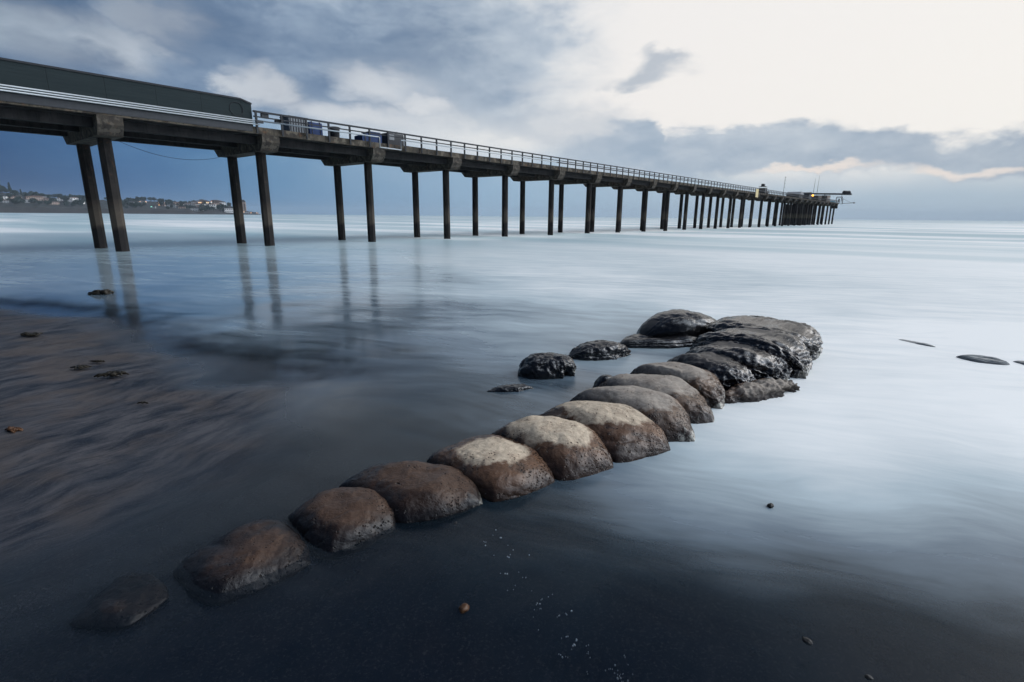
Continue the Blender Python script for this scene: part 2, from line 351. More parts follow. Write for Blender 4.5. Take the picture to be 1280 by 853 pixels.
# --- sand material
m_sand, t, out = mat('wet_sand')
pos = flow_coords(t)
wet = t.new('ShaderNodeAttribute', attribute_name='wet').outputs['Fac']
warp = t.new('ShaderNodeTexNoise', {'Vector': pos, 'Scale': .7, 'Detail': 3.})
wv = t.new('ShaderNodeVectorMath', {0: warp.outputs['Color'], 1: (.5, .5, .5)}, operation='SUBTRACT')
ws = t.new('ShaderNodeVectorMath', {0: wv.outputs[0]}, operation='SCALE'); ws.inputs['Scale'].default_value = .9
pw = t.new('ShaderNodeVectorMath', {0: pos, 1: ws.outputs[0]}, operation='ADD').outputs[0]
b1 = t.noise(t.mapv(pw, (1.3, 4.5, 1), (0, 0, R(-68))), 1., 6, .62)
b2 = t.noise(pos, .8, 5, .6); b3 = t.noise(pos, 60., 3, .7); b4 = t.noise(t.mapv(pw, (6, 18., 1), (0, 0, R(-62))), 1., 4, .6)
c = t.mix(t.lin(.38, .62, b1), (.008, .012, .020), (.072, .068, .072))
c = t.mix(t.m('MULTIPLY', t.ss(.45, .62, b2), .6), c, (.085, .066, .055))
c = t.mix(t.m('MULTIPLY', t.ss(.5, .3, b4), .55), c, (.010, .014, .022))
c = t.mix(t.m('MULTIPLY', t.ss(0, .8, wet), .9), c, (.006, .010, .017))
c = t.mix(t.m('MULTIPLY', t.ss(.5, .75, b3), .25), c, (.13, .12, .115))
rg = t.lin(0, 1, wet, .6, .20); rg = t.m('ADD', rg, t.m('MULTIPLY', t.m('SUBTRACT', b2, .5), .3)); calm = t.new('ShaderNodeAttribute', attribute_name='calm').outputs['Fac']; rg = t.m('MULTIPLY', rg, t.m('SUBTRACT', 1., t.m('MULTIPLY', calm, .55)))
hh = t.m('ADD', t.m('MULTIPLY', b1, .6), t.m('ADD', t.m('MULTIPLY', b4, .35), t.m('MULTIPLY', b3, t.lin(0, .7, wet, .12, .0))))
bmp = t.new('ShaderNodeBump', {'Height': hh, 'Strength': t.m('MULTIPLY', t.lin(0, .9, wet, .5, .22), t.m('SUBTRACT', 1., t.m('MULTIPLY', calm, .6))), 'Distance': .02})
pr = t.new('ShaderNodeBsdfPrincipled', {'Base Color': c, 'Roughness': rg, 'IOR': t.m('ADD', 1.33, t.m('MULTIPLY', calm, .8)), 'Normal': bmp.outputs[0]})
t.l.new(pr.outputs[0], out.inputs[0])

rr, aa = polar(.8, 9500, 330, 900)
rs, as_ = polar(.8, 400, 300, 700)
def sand_attr(x, y):
    sd_ = poly_sd(shore, x, y); n = fbm(np.stack([x*.5, y*.5, 0*x+4], -1), 3)
    azz = np.degrees(np.arctan2(x, y)); rr_ = np.hypot(x, y)
    return {'wet': sstep(1.6, -.6, sd_+n*.8), 'calm': sstep(2, -14, azz)*sstep(60, 24, rr_)*sstep(5.2, 7.6, rr_)*np.where(y > 0, 1, 0)*sstep(1.3, .1, sd_+n*.5)}
sheet('sand', rs, as_, sand_z, m_sand, sand_attr)
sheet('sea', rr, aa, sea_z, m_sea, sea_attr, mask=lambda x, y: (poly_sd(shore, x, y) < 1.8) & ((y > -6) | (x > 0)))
sb = MB(); 
o = mesh_obj('sea_bed', [(-9400, -9400, -3), (9400, -9400, -3), (9400, 9400, -3), (-9400, 9400, -3)], [(0, 1, 2, 3)], m_sand); tag(o, kind='structure')

HAZE = 0.00008
# ------------------------------------------------------------------ rocks
def rock_material(name, wetc, dryc, darkc, dry_lo=.5, dry_rough=.75, wet_rough=.30, pit=.6, pale=(.55, .52, .45), spec=.26, bmpS=.75):
    m, t, out = mat(name); ob = t.new('ShaderNodeNewGeometry').outputs['Position']
    dry = t.new('ShaderNodeAttribute', attribute_name='dry').outputs['Fac']; hgt = t.new('ShaderNodeAttribute', attribute_name='hgt').outputs['Fac']
    crest = t.new('ShaderNodeAttribute', attribute_name='pale').outputs['Fac']; front_dark = t.new('ShaderNodeAttribute', attribute_name='dark').outputs['Fac']
    n = t.noise(ob, 3.2, 6, .6, .4); nf = t.noise(ob, 26., 5, .65); nb = t.noise(ob, 7.5, 5, .6, .8)
    v = t.new('ShaderNodeTexVoronoi', {'Vector': ob, 'Scale': 26.}, feature='F1'); vd = v.outputs['Distance']
    hole = t.m('MULTIPLY', t.ss(.28, .12, vd), t.ss(.50, .62, nb))
    v2 = t.new('ShaderNodeTexVoronoi', {'Vector': ob, 'Scale': 11.}, feature='F1').outputs['Distance']
    hole2 = t.m('MULTIPLY', t.ss(.30, .14, v2), t.ss(.60, .70, nb)); hole = t.m('MAXIMUM', hole, hole2); pitz = t.new('ShaderNodeAttribute', attribute_name='pit').outputs['Fac']
    v3 = t.new('ShaderNodeTexVoronoi', {'Vector': ob, 'Scale': 38.}, feature='F1').outputs['Distance']; hole = t.m('MAXIMUM', hole, t.m('MULTIPLY', t.ss(.34, .16, v3), t.ss(.56, .72, t.m('ADD', t.m('MULTIPLY', pitz, .3), t.m('MULTIPLY', nb, .75)))))
    wc = t.mix(t.lin(.3, .7, n), tuple(x*.6 for x in wetc), tuple(x*1.45 for x in wetc))
    wc = t.mix(t.m('MULTIPLY', t.ss(.45, .65, nb), .6), wc, darkc)
    dm = t.ss(dry_lo-.045, dry_lo+.045, t.m('ADD', dry, t.m('ADD', t.m('MULTIPLY', t.m('SUBTRACT', n, .5), .5), t.m('MULTIPLY', t.m('SUBTRACT', nb, .5), .25))))
    dc = t.mix(t.lin(.3, .7, nf), tuple(x*.75 for x in dryc), tuple(x*1.18 for x in dryc))
    dc = t.mix(t.m('MULTIPLY', t.ss(.45, .62, nb), .6), dc, tuple(a*.5+b*.5 for a, b in zip(wetc, dryc)))
    c = t.mix(dm, wc, dc)
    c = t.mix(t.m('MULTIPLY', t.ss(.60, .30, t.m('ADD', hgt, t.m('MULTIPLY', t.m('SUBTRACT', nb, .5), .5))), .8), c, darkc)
    c = t.mix(t.m('MULTIPLY', front_dark, .9), c, darkc)
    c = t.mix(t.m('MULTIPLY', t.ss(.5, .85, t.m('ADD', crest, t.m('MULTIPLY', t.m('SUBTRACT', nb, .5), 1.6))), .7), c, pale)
    c = t.mix(t.m('MULTIPLY', hole, pit+.25), c, tuple(x*.35 for x in darkc))
    rg = t.m('ADD', t.m('MULTIPLY', dm, dry_rough-wet_rough), t.m('ADD', wet_rough, t.m('MULTIPLY', t.m('SUBTRACT', nf, .5), .25)))
    hh = t.m('SUBTRACT', t.m('ADD', t.m('MULTIPLY', nf, .30), t.m('MULTIPLY', nb, .35)), t.m('MULTIPLY', hole, pit*1.4))
    b = t.new('ShaderNodeBump', {'Height': hh, 'Strength': bmpS, 'Distance': .035})
    p = t.new('ShaderNodeBsdfPrincipled', {'Base Color': c, 'Roughness': rg, 'Normal': b.outputs[0], 'IOR': 1.55, 'Specular IOR Level': spec})
    t.l.new(p.outputs[0], out.inputs[0]); return m
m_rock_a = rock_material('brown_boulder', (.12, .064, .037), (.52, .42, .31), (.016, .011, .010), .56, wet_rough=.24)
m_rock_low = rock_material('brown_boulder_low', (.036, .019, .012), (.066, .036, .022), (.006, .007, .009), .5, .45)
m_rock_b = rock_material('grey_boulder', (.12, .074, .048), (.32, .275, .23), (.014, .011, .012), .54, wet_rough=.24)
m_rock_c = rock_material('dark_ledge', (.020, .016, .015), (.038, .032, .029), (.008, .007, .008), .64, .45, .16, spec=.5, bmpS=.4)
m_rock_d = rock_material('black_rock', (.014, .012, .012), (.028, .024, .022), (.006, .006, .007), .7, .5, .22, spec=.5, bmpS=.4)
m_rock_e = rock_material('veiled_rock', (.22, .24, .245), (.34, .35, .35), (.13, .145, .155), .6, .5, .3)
def rockmesh(name, Lp, Rp, front, back, Ht, mt, label, cat='rock', group=None, bow=0., blunt=1.12, pu=2.0, qu=.85, e=.72, lean=0., uF=0., diamond=False, seed=0, nu=150, nv=90, rug=1., zc=0., topshift=0., craggy=0., hskew=0., dbase=.12, ridges=0., patch=(0., 0., .8)):
    """pillow of stone from ground point Lp to Rp; front/back = half depths towards/away from viewer; Ht crest height"""
    A = np.array(Lp, float); B = np.array(Rp, float); C = (A+B)/2; ax = (B-A); half = np.linalg.norm(ax)/2; ax = ax/(2*half)
    nr = np.array([ax[1], -ax[0]])           # towards the viewer's side
    if nr@C > 0: nr = -nr
    u = np.sin(np.linspace(-math.pi/2, math.pi/2, nu)); th = np.linspace(-.35, math.pi+.35, nv)
    Ug, T = np.meshgrid(u, th, indexing='ij')
    PU = np.where(Ug > 0, pu*blunt, pu); QU = np.where(Ug > 0, qu/blunt**.7, qu); plan = np.clip(1-np.abs(Ug)**PU, 0, 1)**QU
    if diamond:
        ur = np.where(Ug > uF, (Ug-uF)/(1-uF), (Ug-uF)/(1+uF)); pf = np.clip(1-np.abs(ur)**1.35, 0, 1)**.92; plan = np.where(np.cos(T) > 0, pf, plan)
    c = np.cos(T); s = np.sin(T); ec = np.where(c > 0, max(e, e if not diamond else .95), e); ce = np.sign(c)*np.abs(c)**ec; ez = np.where(c > 0, 1.3 if diamond else e, e); se = np.sign(s)*np.abs(s)**ez
    cross = np.where(c > 0, front, back)*ce*plan
    hp = np.clip(1-np.abs(Ug)**(PU*1.25), 0, 1)**(QU*.95)*(1+hskew*Ug)
    z = (Ht*hp)*np.where(se > 0, se, se*.6*dbase/.12*.3/max(Ht, .1))
    cross = cross+lean*np.clip(z, 0, None)+bow*(1-Ug**2)+topshift*np.clip(se, 0, 1)*plan
    along = Ug*half
    x = C[0]+ax[0]*along+nr[0]*cross; y = C[1]+ax[1]*along+nr[1]*cross
    P = np.stack([x, y, z], -1)
    # normals by finite differences
    du = np.gradient(P, axis=0); dv = np.gradient(P, axis=1); N = np.cross(du, dv); ln = np.linalg.norm(N, axis=-1, keepdims=True); N = N/np.maximum(ln, 1e-9)
    if N[nu//2, nv//2, 2] < 0: N = -N
    sc = min(half, .9); q = P+seed*11.7
    d = fbm(q*1.3/sc, 2)*.050*sc+fbm(q*6, 4)*.010*rug
    d = d-np.exp(-(fbm(q*np.array([1.5, 1.5, 2.2])+31, 3)*11)**2)*.006*rug-np.exp(-(fbm(q*np.array([2.7, 2.7, 3.])+57, 3)*13)**2)*.004*rug
    if craggy: cm = sstep(-.2, .7, Ug)*sstep(1.0, .3, z/Ht)*.8+.2; d = d-craggy*cm*np.abs(fbm(q*np.array([5., 5., 6.]), 4))*.11+craggy*cm*fbm(q*14, 3)*.025
    if ridges:
        ph = (T/math.pi)*8.5+fbm(q*np.array([.9, .9, .9]), 2)*1.6+seed
        rr_ = np.abs(np.sin(ph)); saw = (ph/math.pi)%1.; d = d+ridges*((rr_**.5)-.7)*.05+ridges*(saw**2-.4)*.035
        ph = (T/math.pi)*26+fbm(q*1.6, 3)*2.4; d = d+ridges*(np.abs(np.sin(ph))**.6-.6)*.014
    d = d*np.minimum(1, plan*2.5+.1)
    P = P+N*d[..., None]
    P[..., 2] += zc
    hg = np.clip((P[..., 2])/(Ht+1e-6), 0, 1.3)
    pu0, pv0, pr_ = patch
    cn = cross/(front+back)*2
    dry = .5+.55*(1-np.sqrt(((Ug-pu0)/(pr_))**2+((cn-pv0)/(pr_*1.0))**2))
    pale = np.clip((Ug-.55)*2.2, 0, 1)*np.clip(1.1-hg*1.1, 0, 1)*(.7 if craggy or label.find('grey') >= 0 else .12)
    dark = np.clip((cross-front*.45*plan)/(front*.5+1e-6), 0, 1)*np.clip(.7-Ug*.9, 0, 1)*.75  # darker towards the front and left end of each rock
    v = P.reshape(-1, 3); f = []
    idx = np.arange(nu*nv).reshape(nu, nv)
    f = np.stack([idx[:-1, :-1], idx[1:, :-1], idx[1:, 1:], idx[:-1, 1:]], -1).reshape(-1, 4)
    org = np.array([C[0], C[1], 0.]); 
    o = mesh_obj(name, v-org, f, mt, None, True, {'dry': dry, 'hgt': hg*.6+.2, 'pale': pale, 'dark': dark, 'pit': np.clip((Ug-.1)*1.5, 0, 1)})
    o.location = org; tag(o, label, cat, group)
    bm = bmesh.new(); bm.from_mesh(o.data); bmesh.ops.recalc_face_normals(bm, faces=bm.faces); bm.to_mesh(o.data); bm.free()
    return o
ROW = 'boulders in the diagonal row'
def row(Lx, Rx, Fx, Tx, label, mt=m_rock_a, back=None, name='boulder', hmul=1., **k):
    A, B, F = G(*Lx), G(*Rx), G(*Fx)
    ax = (B-A)/np.linalg.norm(B-A); nr = np.array([ax[1], -ax[0]])
    if nr@((A+B)/2) > 0: nr = -nr
    fr = abs((F-A)@nr); bk = (back if back else fr*.8)*1.65; fr *= 1.06; k.setdefault('uF', float(np.clip(((F-(A+B)/2)@ax)/(np.linalg.norm(B-A)/2), -.35, .45))); k['diamond'] = True
    # crest sits a little behind the tip line
    A2 = A-nr*.10; B2 = B-nr*.10; h = H_over(*Tx, A2, B2)*hmul
    print(label[:30], 'half', round(float(np.linalg.norm(B-A)/2), 2), 'front', round(float(fr), 2), 'h', round(float(h), 2))
    return rockmesh(name, A, B, fr, bk, h, mt, label, 'boulder', ROW, **k)
row((84, 772), (210, 738), (160, 772), (168, 724), 'low reddish boulder almost covered by dark wet sand, at the near end of the row', m_rock_low, back=.20, hmul=.7, zc=-.05, seed=1, patch=(.4, 0, .5))
row((214, 708), (388, 697), (275, 742), (320, 655), 'dark brown boulder half sunk in wet sand, second from the near end of the row', m_rock_low, back=.30, hmul=.58, zc=-.05, seed=2, patch=(.5, -.2, .55))
row((357, 646), (494, 658), (412, 690), (427, 616), 'small rounded brown boulder standing clear between two gaps in the row', m_rock_low, back=.26, zc=-.03, seed=3, patch=(.1, -.3, .8))
row((424, 609), (603, 630), (505, 652), (515, 586), 'brown boulder with blue grey wet film on top, fourth from near end of row', m_rock_low, back=.28, seed=4, patch=(.3, -.2, .7))
row((533, 579), (694, 603), (618, 626), (610, 554), 'brown boulder with pale dry oval patch on top, fifth from near end of row', back=.30, seed=5, patch=(.05, -.1, .62))
row((604, 553), (767, 585), (705, 600), (690, 528), 'brown boulder with wide tan dry cap and pitted right end, sixth from near end', back=.32, seed=6, patch=(.05, -.15, .7))
row((664, 528), (838, 563), (775, 578), (735, 506), 'large brown boulder with cracked lip on its back edge, seventh from near end', back=.34, seed=7, patch=(.0, -.2, .72), ridges=.35)
row((710, 505), (868, 552), (800, 548), (790, 489), 'long grey topped boulder with an orange brown flank, eighth from the near end', m_rock_b, back=.36, seed=8, patch=(-.1, -.2, .8))
row((742, 488), (892, 528), (830, 528), (815, 473), 'long grey boulder with a wet hollow on its left shoulder, ninth from the near end', m_rock_b, back=.38, seed=9, patch=(-.1, -.2, .8), craggy=.25)
row((783, 474), (902, 512), (850, 505), (850, 458), 'grey pitted boulder with a knobbly pale edge beside the dark ledges', m_rock_b, back=.42, seed=10, patch=(-.1, -.2, .75), craggy=.6)
row((826, 464), (945, 494), (880, 490), (880, 444), 'dark grey craggy boulder joining the row to the big ledge', m_rock_c, back=.45, seed=11, patch=(-.2, -.2, .8), craggy=1.2, ridges=.6)
# the big layered outcrop at the far end
def rk(Lx, Rx, fr, bk, h, label, mt=m_rock_c, name='rock_ledge', cat='rock', group=None, **k):
    return rockmesh(name, G(*Lx), G(*Rx), fr, bk, h, mt, label, cat, group, **k)
LG = 'slabs of the dark outcrop at the far end of the row'
rk((855, 450), (985, 482), .62, .85, .42, 'dark brown ledge with folded ridges and a craggy foot, in front of the big slab', seed=12, craggy=1.4, ridges=1.2, patch=(-.2, -.3, .7), group=LG)
rk((864, 440), (1010, 470), .50, .9, .51, 'big dark slab with curved folds forming the high end of the outcrop', seed=13, craggy=1.1, ridges=1.5, patch=(0, -.5, .5), pu=2.6, qu=.7, e=.6, group=LG, hskew=.08)
rk((880, 424), (1024, 446), .85, 1.0, .47, 'rearmost dark slab with a glistening wrinkled top and rough right edge', seed=14, craggy=1.2, ridges=1.7, patch=(.5, -.5, .4), pu=3.2, qu=.55, e=.55, blunt=1.1, group=LG)
rk((862, 445), (1008, 474), .20, .26, .48, 'dark rounded roll of rock arching between the front ledge and the big slab', seed=24, craggy=.9, ridges=.7, patch=(0, 0, .3), pu=2.2, qu=.7, group=LG)
rk((900, 505), (1000, 484), .20, .30, .20, 'pitted pale foot of rock at the waterline below the front ledge', m_rock_b, seed=26, craggy=2.2, patch=(.2, .2, .9), group=LG)
rk((774, 433), (890, 428), .30, .6, .16, 'low wet slab with a shiny blue film left of the humped black rock', m_rock_d, seed=15, ridges=.6, patch=(-.8, 0, .3), group=LG)
rk((798, 427), (900, 418), .5, .7, .52, 'humped smooth black rock at the back left of the outcrop', m_rock_d, seed=16, ridges=.4, patch=(-.8, 0, .3), group=LG)
rk((647, 470), (720, 466), .28, .32, .30, 'squat black rock standing alone in the water left of the row', m_rock_d, name='rock', seed=17, craggy=1.3, pu=3., qu=.6, patch=(0, 0, .3))
rk((710, 449), (788, 441), .32, .42, .23, 'lumpy black brown rock in the water between the lone rock and the outcrop', m_rock_d, name='rock', seed=18, craggy=1.3, ridges=.6, patch=(0, 0, .3))
rk((608, 490), (668, 486), .10, .14, .07, 'flat low black stone barely above the water, nearest the lone squat rock', m_rock_d, name='rock', seed=19, craggy=.6, patch=(0, 0, .3), rug=.5)
rk((740, 490), (775, 484), .12, .14, .20, 'small black knob of rock poking out behind the middle of the boulder row', m_rock_d, name='rock', seed=20, patch=(0, 0, .3))
rk((1195, 446), (1262, 456), .20, .26, .04, 'flat striped grey rock awash in white water at the right', m_rock_e, name='rock', seed=21, ridges=.8, patch=(0, 0, .3), rug=.4)
rk((1266, 452), (1330, 462), .16, .2, .035, 'small dark rock awash at the right edge of the picture', m_rock_e, name='rock', seed=22, patch=(0, 0, .3), rug=.4)
rk((1120, 424), (1170, 434), .05, .08, .016, 'sliver of dark rock just breaking the white water at the right', m_rock_e, name='rock', seed=23, patch=(0, 0, .3), rug=.2)

# kelp scraps and pebbles on the sand
m_kelp = simple('kelp', (.022, .018, .012), .4, .5, 9); m_kelpr = simple('kelp_rust', (.075, .035, .016), .45, .5, 12)
def kelp(px, py, w_px, label, mt=m_kelp, seed=0, h=.05):
    rnd = random.Random(seed); c = G(px, py); a = G(px-w_px/2, py); half = float(np.linalg.norm(c-a)); b = MB()
    zg = float(sand_z(np.array([c[0]]), np.array([c[1]]))[0])
    zg = max(zg, 0.0)
    for k in range(9):
        x0 = (rnd.random()-.5)*1.3*half; y0 = (rnd.random()-.5)*.7*half; an = rnd.random()*6.28; L = half*(.5+.6*rnd.random()); pts = []; rs_ = []
        for j in range(6):
            q = j/5; pts.append((x0+math.cos(an+q)*L*(q-.5)*1.4, y0+math.sin(an+q)*L*(q-.5)*.8, .008+h*math.sin(q*math.pi)*(.3+.7*rnd.random())*.6)); rs_.append(half*.07*(.35+math.sin(q*math.pi))+.003)
        b.tube(pts, rs_, 6)
    for k in range(5):
        x0 = (rnd.random()-.5)*half; y0 = (rnd.random()-.5)*.5*half; r_ = half*(.12+.12*rnd.random())
        b.tube([(x0-r_, y0, .0), (x0-r_*.5, y0, h*.6), (x0+r_*.4, y0, h*.7), (x0+r_, y0, 0)], [r_*.3, r_*.8, r_*.8, r_*.3], 7)
    o = b.build('kelp_clump', mt, None, True); o.location = (c[0], c[1], zg-.004); tag(o, label, 'seaweed', 'seaweed scraps washed up on the sand'); return o
kelp(126, 368, 34, 'dark mound of seaweed lying in the shallow water below the first pile pair', seed=1, h=.14)
kelp(140, 469, 34, 'greenish black seaweed clump in the middle of the bare sand', seed=2, h=.05)
kelp(98, 460, 22, 'thin dark scrap of seaweed just left of the greenish clump', seed=3, h=.03)
kelp(125, 452, 20, 'narrow dark strand of seaweed above the greenish clump', seed=4, h=.02)
kelp(36, 419, 30, 'flat dark strand of seaweed near the left edge at the top of the beach', seed=5, h=.03)
kelp(16, 540, 26, 'rust brown seaweed tuft at the left edge of the sand', m_kelpr, seed=6, h=.05)
kelp(180, 504, 12, 'tiny dark scrap of seaweed alone in the smooth sand below the greenish clump', seed=7, h=.02)
m_peb = simple('pebble_stone', (.03, .028, .027), .35, .4, 20, bump=.5)
def pebble(px, py, w_px, label, mt=m_peb, seed=0):
    c = G(px, py); a = G(px-w_px/2, py); r_ = float(np.linalg.norm(c-a)); bm = bmesh.new(); bmesh.ops.create_icosphere(bm, subdivisions=3, radius=1)
    for v in bm.verts:
        n = fbm(np.array([[v.co.x*1.3+seed, v.co.y*1.3, v.co.z*1.3]]), 3)[0]; v.co *= 1+.3*n; v.co = Vector((v.co.x*r_, v.co.y*r_*.75, v.co.z*r_*.6))
    me = bpy.data.meshes.new('pebble'); bm.to_mesh(me); bm.free(); me.materials.append(mt); me.polygons.foreach_set('use_smooth', [True]*len(me.polygons))
    o = bpy.data.objects.new('pebble', me); COL.objects.link(o); o.location = (c[0], c[1], r_*.2); o.rotation_euler = (0, 0, seed); tag(o, label, 'pebble', 'pebbles on the wet sand')
pebble(963, 633, 9, 'round black pebble with a small wake in the pale water right of the row', seed=1)
pebble(1009, 803, 12, 'dark pebble near the lower right in the dark water', seed=2)
pebble(1086, 848, 9, 'dark pebble at the bottom edge right of centre', seed=3)
pebble(580, 762, 15, 'rust brown pebble in the dark foreground below the boulders', m_kelpr, seed=4)
pebble(570, 654, 4, 'tiny dark pebble just below the fourth boulder', seed=5)
# bubbles left on the film of water
m_bub = simple('bubble_foam', (.30, .34, .38), .5, .1, 20); b = MB(); rnd = random.Random(5)
for k in range(60):
    cx, cy = rnd.choice([(632, 690), (640, 730), (690, 770), (665, 750), (620, 680), (715, 810), (760, 830), (770, 846)])
    c = G(cx+rnd.gauss(0, 16), cy+rnd.gauss(0, 10)); r_ = .002+.003*rnd.random()**2; an = rnd.random()*3
    for j in range(rnd.choice([1, 1, 2, 3])):
        x0 = c[0]+rnd.gauss(0, .008); y0 = c[1]+rnd.gauss(0, .005)
        b.tube([(x0, y0, .0), (x0, y0, .0035+r_*.3), (x0, y0, .005+r_*.6)], [r_, r_*.8, r_*.25], 7)
o = b.build('foam_bubbles', m_bub); tag(o, 'loose trail of small white foam bubbles on the dark foreground water', 'foam', kind='stuff')
# ------------------------------------------------------------------ pier (local x seaward, local y away from the viewer)
L0 = 9.144; SLP = .0058; NB = 31
def concrete(name, base, dark, scale=1.2, rust=.0, light=None, tide=False):
    m, t, out = mat(name); ob = t.new('ShaderNodeTexCoord').outputs['Object']
    n = t.noise(ob, scale, 7, .62, .3); n2 = t.noise(t.mapv(ob, (1, 1, .15)), scale*4, 5, .6); nf = t.noise(ob, 24, 4, .6)
    c = t.mix(t.lin(.3, .7, n), dark, base); c = t.mix(t.m('MULTIPLY', t.ss(.5, .65, n2), .6), c, tuple(x*.5 for x in dark))
    if rust: c = t.mix(t.m('MULTIPLY', t.ss(.55, .72, t.noise(ob, scale*1.7, 5, .6, .5)), rust), c, (.17, .075, .03))
    if light: c = t.mix(t.m('MULTIPLY', t.ss(.5, .6, t.noise(t.mapv(ob, loc=(4, 4, 4)), scale*2, 5, .6)), .6), c, light)
    if tide:      # mussels and weed below, scoured pale band at the tide line
        z_ = t.new('ShaderNodeSeparateXYZ', {0: ob}).outputs[2]; zz_ = t.m('ADD', z_, t.m('MULTIPLY', t.m('SUBTRACT', n, .5), 1.6))
        c = t.mix(t.m('MULTIPLY', t.m('MULTIPLY', t.ss(1.2, 1.7, zz_), t.ss(3.4, 2.2, zz_)), .75), c, (.085, .070, .056)); c = t.mix(t.m('MULTIPLY', t.ss(1.5, 1.0, zz_), .85), c, t.mix(nf, (.008, .009, .012), (.035, .030, .026)))
    b = t.new('ShaderNodeBump', {'Height': t.m('ADD', nf, t.m('MULTIPLY', n2, .8)), 'Strength': .4, 'Distance': .02})
    p = t.new('ShaderNodeBsdfPrincipled', {'Base Color': c, 'Roughness': .85, 'Specular IOR Level': .12, 'Normal': b.outputs[0]}); t.l.new(p.outputs[0], out.inputs[0]); return m
m_pile = concrete('pile_concrete', (.032, .028, .025), (.010, .010, .011), 1.4, .25, tide=True)
m_cap = concrete('cap_concrete', (.080, .068, .054), (.025, .023, .022), 1.5, .25, (.125, .108, .09))
m_deck = concrete('deck_concrete', (.035, .033, .032), (.014, .014, .015), 1.1)
m_fascia = concrete('fascia_concrete', (.105, .088, .067), (.022, .020, .019), 1.1, .5, (.165, .14, .108))
m_rail = simple('rail_timber', (.026, .028, .032), .7, .35, 3, bump=.3)
m_pipe = simple('galvanised_pipe', (.36, .39, .41), .4, .15, 3, metal=.3)
m_dkmetal = simple('dark_metal', (.03, .032, .036), .5, .4, 5)
# windbreak boards
m_wall, t, out = mat('windbreak_boards'); ob = t.new('ShaderNodeTexCoord').outputs['Object']
n = t.noise(t.mapv(ob, (.25, 1, 6)), 1.3, 5, .6); sx = t.new('ShaderNodeSeparateXYZ', {0: ob})
gr = t.m('ABSOLUTE', t.m('SUBTRACT', t.m('FRACT', t.m('MULTIPLY', sx.outputs[2], 6.2)), .5)); gv = t.m('ABSOLUTE', t.m('SUBTRACT', t.m('FRACT', t.m('MULTIPLY', sx.outputs[0], .41)), .5)); gl = t.m('MAXIMUM', t.ss(.46, .5, gr), t.ss(.488, .496, gv))
c = t.mix(n, (.011, .018, .021), (.028, .038, .039)); c = t.mix(t.m('MULTIPLY', gl, .7), c, (.012, .015, .017))
b = t.new('ShaderNodeBump', {'Height': t.m('SUBTRACT', n, gl), 'Strength': .5, 'Distance': .02})
p = t.new('ShaderNodeBsdfPrincipled', {'Base Color': c, 'Roughness': .75, 'Specular IOR Level': .12, 'Normal': b.outputs[0]}); t.l.new(p.outputs[0], out.inputs[0])

PX, PY, PHI = -22.6037, 30.7317, .6785
pier_rz = math.pi/2-PHI
def PW(s, tt, z=0.):     # pier coordinates to world
    return Vector((PX+math.sin(PHI)*s-math.cos(PHI)*tt, PY+math.cos(PHI)*s+math.sin(PHI)*tt, z))
pier = empty('pier', (PX, PY, 0), pier_rz, 'long dark concrete pier on paired piles running out to sea across the picture', 'pier')
S0, S1 = -34., L0*30+3.0
def zz(s): return SLP*s
def bar(mb, s0, s1, y0, y1, z0, z1):
    """straight bar following the slope of the deck"""
    vs = [(s0, y0, z0+zz(s0)), (s1, y0, z0+zz(s1)), (s1, y1, z0+zz(s1)), (s0, y1, z0+zz(s0)), (s0, y0, z1+zz(s0)), (s1, y0, z1+zz(s1)), (s1, y1, z1+zz(s1)), (s0, y1, z1+zz(s0))]
    return mb.add(vs, [(3, 2, 1, 0), (4, 5, 6, 7), (0, 1, 5, 4), (1, 2, 6, 5), (2, 3, 7, 6), (3, 0, 4, 7)])
mb = MB()
for k in range(-4, 31): bar(mb, max(S0, k*L0+.02), min(S1, (k+1)*L0-.02), .32, 7.68, 7.50, 7.80)
mb.build('deck', m_deck, pier)
for nm, y0, y1 in (('edge_beam', 0.0, .30), ('edge_beam', 7.7, 8.0)):
    mb = MB(); bar(mb, S0, S1, y0, y1, 7.56, 8.0); mb.build(nm, m_fascia, pier, bevel=0)
for y0 in (.9, 3.8, 6.7):
    mb = MB()
    for k in range(-4, 30): bar(mb, max(S0, k*L0+.62), (k+1)*L0-.62, y0, y0+.45, 6.98, 7.497)
    mb.build('girder', m_deck, pier)
# bents: cap and two piles each
mb = MB(); prof = [(0.0, 7.555), (.04, 7.10), (.42, 6.52), (7.35, 6.52), (7.98, 7.10), (8.02, 7.555)]
mb.prism(prof, 'x', -.62, .62); cap0 = mb.build('pier_cap', m_cap, pier, bevel=.02)
# recessed panel lines on the nose are part of the casting
def octo(r, h0, h1, seed=0):
    b_ = MB(); b_.tube([(0, 0, h0), (0, 0, (h0+h1)/2), (0, 0, h1)], r, 8); return b_
pile_me = []
for k in range(3):
    o_ = octo([.36, .355, .35], -2.5, 6.5); bm = None
    pile_me.append(o_)
pile0 = pile_me[0].build('pile', m_pile, pier, bevel=.0)
for i in range(0, NB):
    s = i*L0
    c_ = cap0 if i == 0 else cap0.copy()
    if i: COL.objects.link(c_); c_.parent = pier
    c_.location = (s, 0, zz(s))
    for tt in (1.75-.035*min(i, 20)*.6, 6.35-.02*min(i, 20)):
        if i == 0 and tt < 3: q = pile0
        else: q = pile0.copy(); COL.objects.link(q); q.parent = pier
        q.location = (s, tt, zz(s)); q.rotation_euler = (0, 0, (i*7 % 5)*.05)
# the thicket of piles under the sea end
for s in (205, 209.5, 214, 218.5, 223, 227.5, 232):
    for tt in (2.6, 4.4, 7.2):
        q = pile0.copy(); COL.objects.link(q); q.parent = pier; q.location = (s, tt, zz(s)-.2)
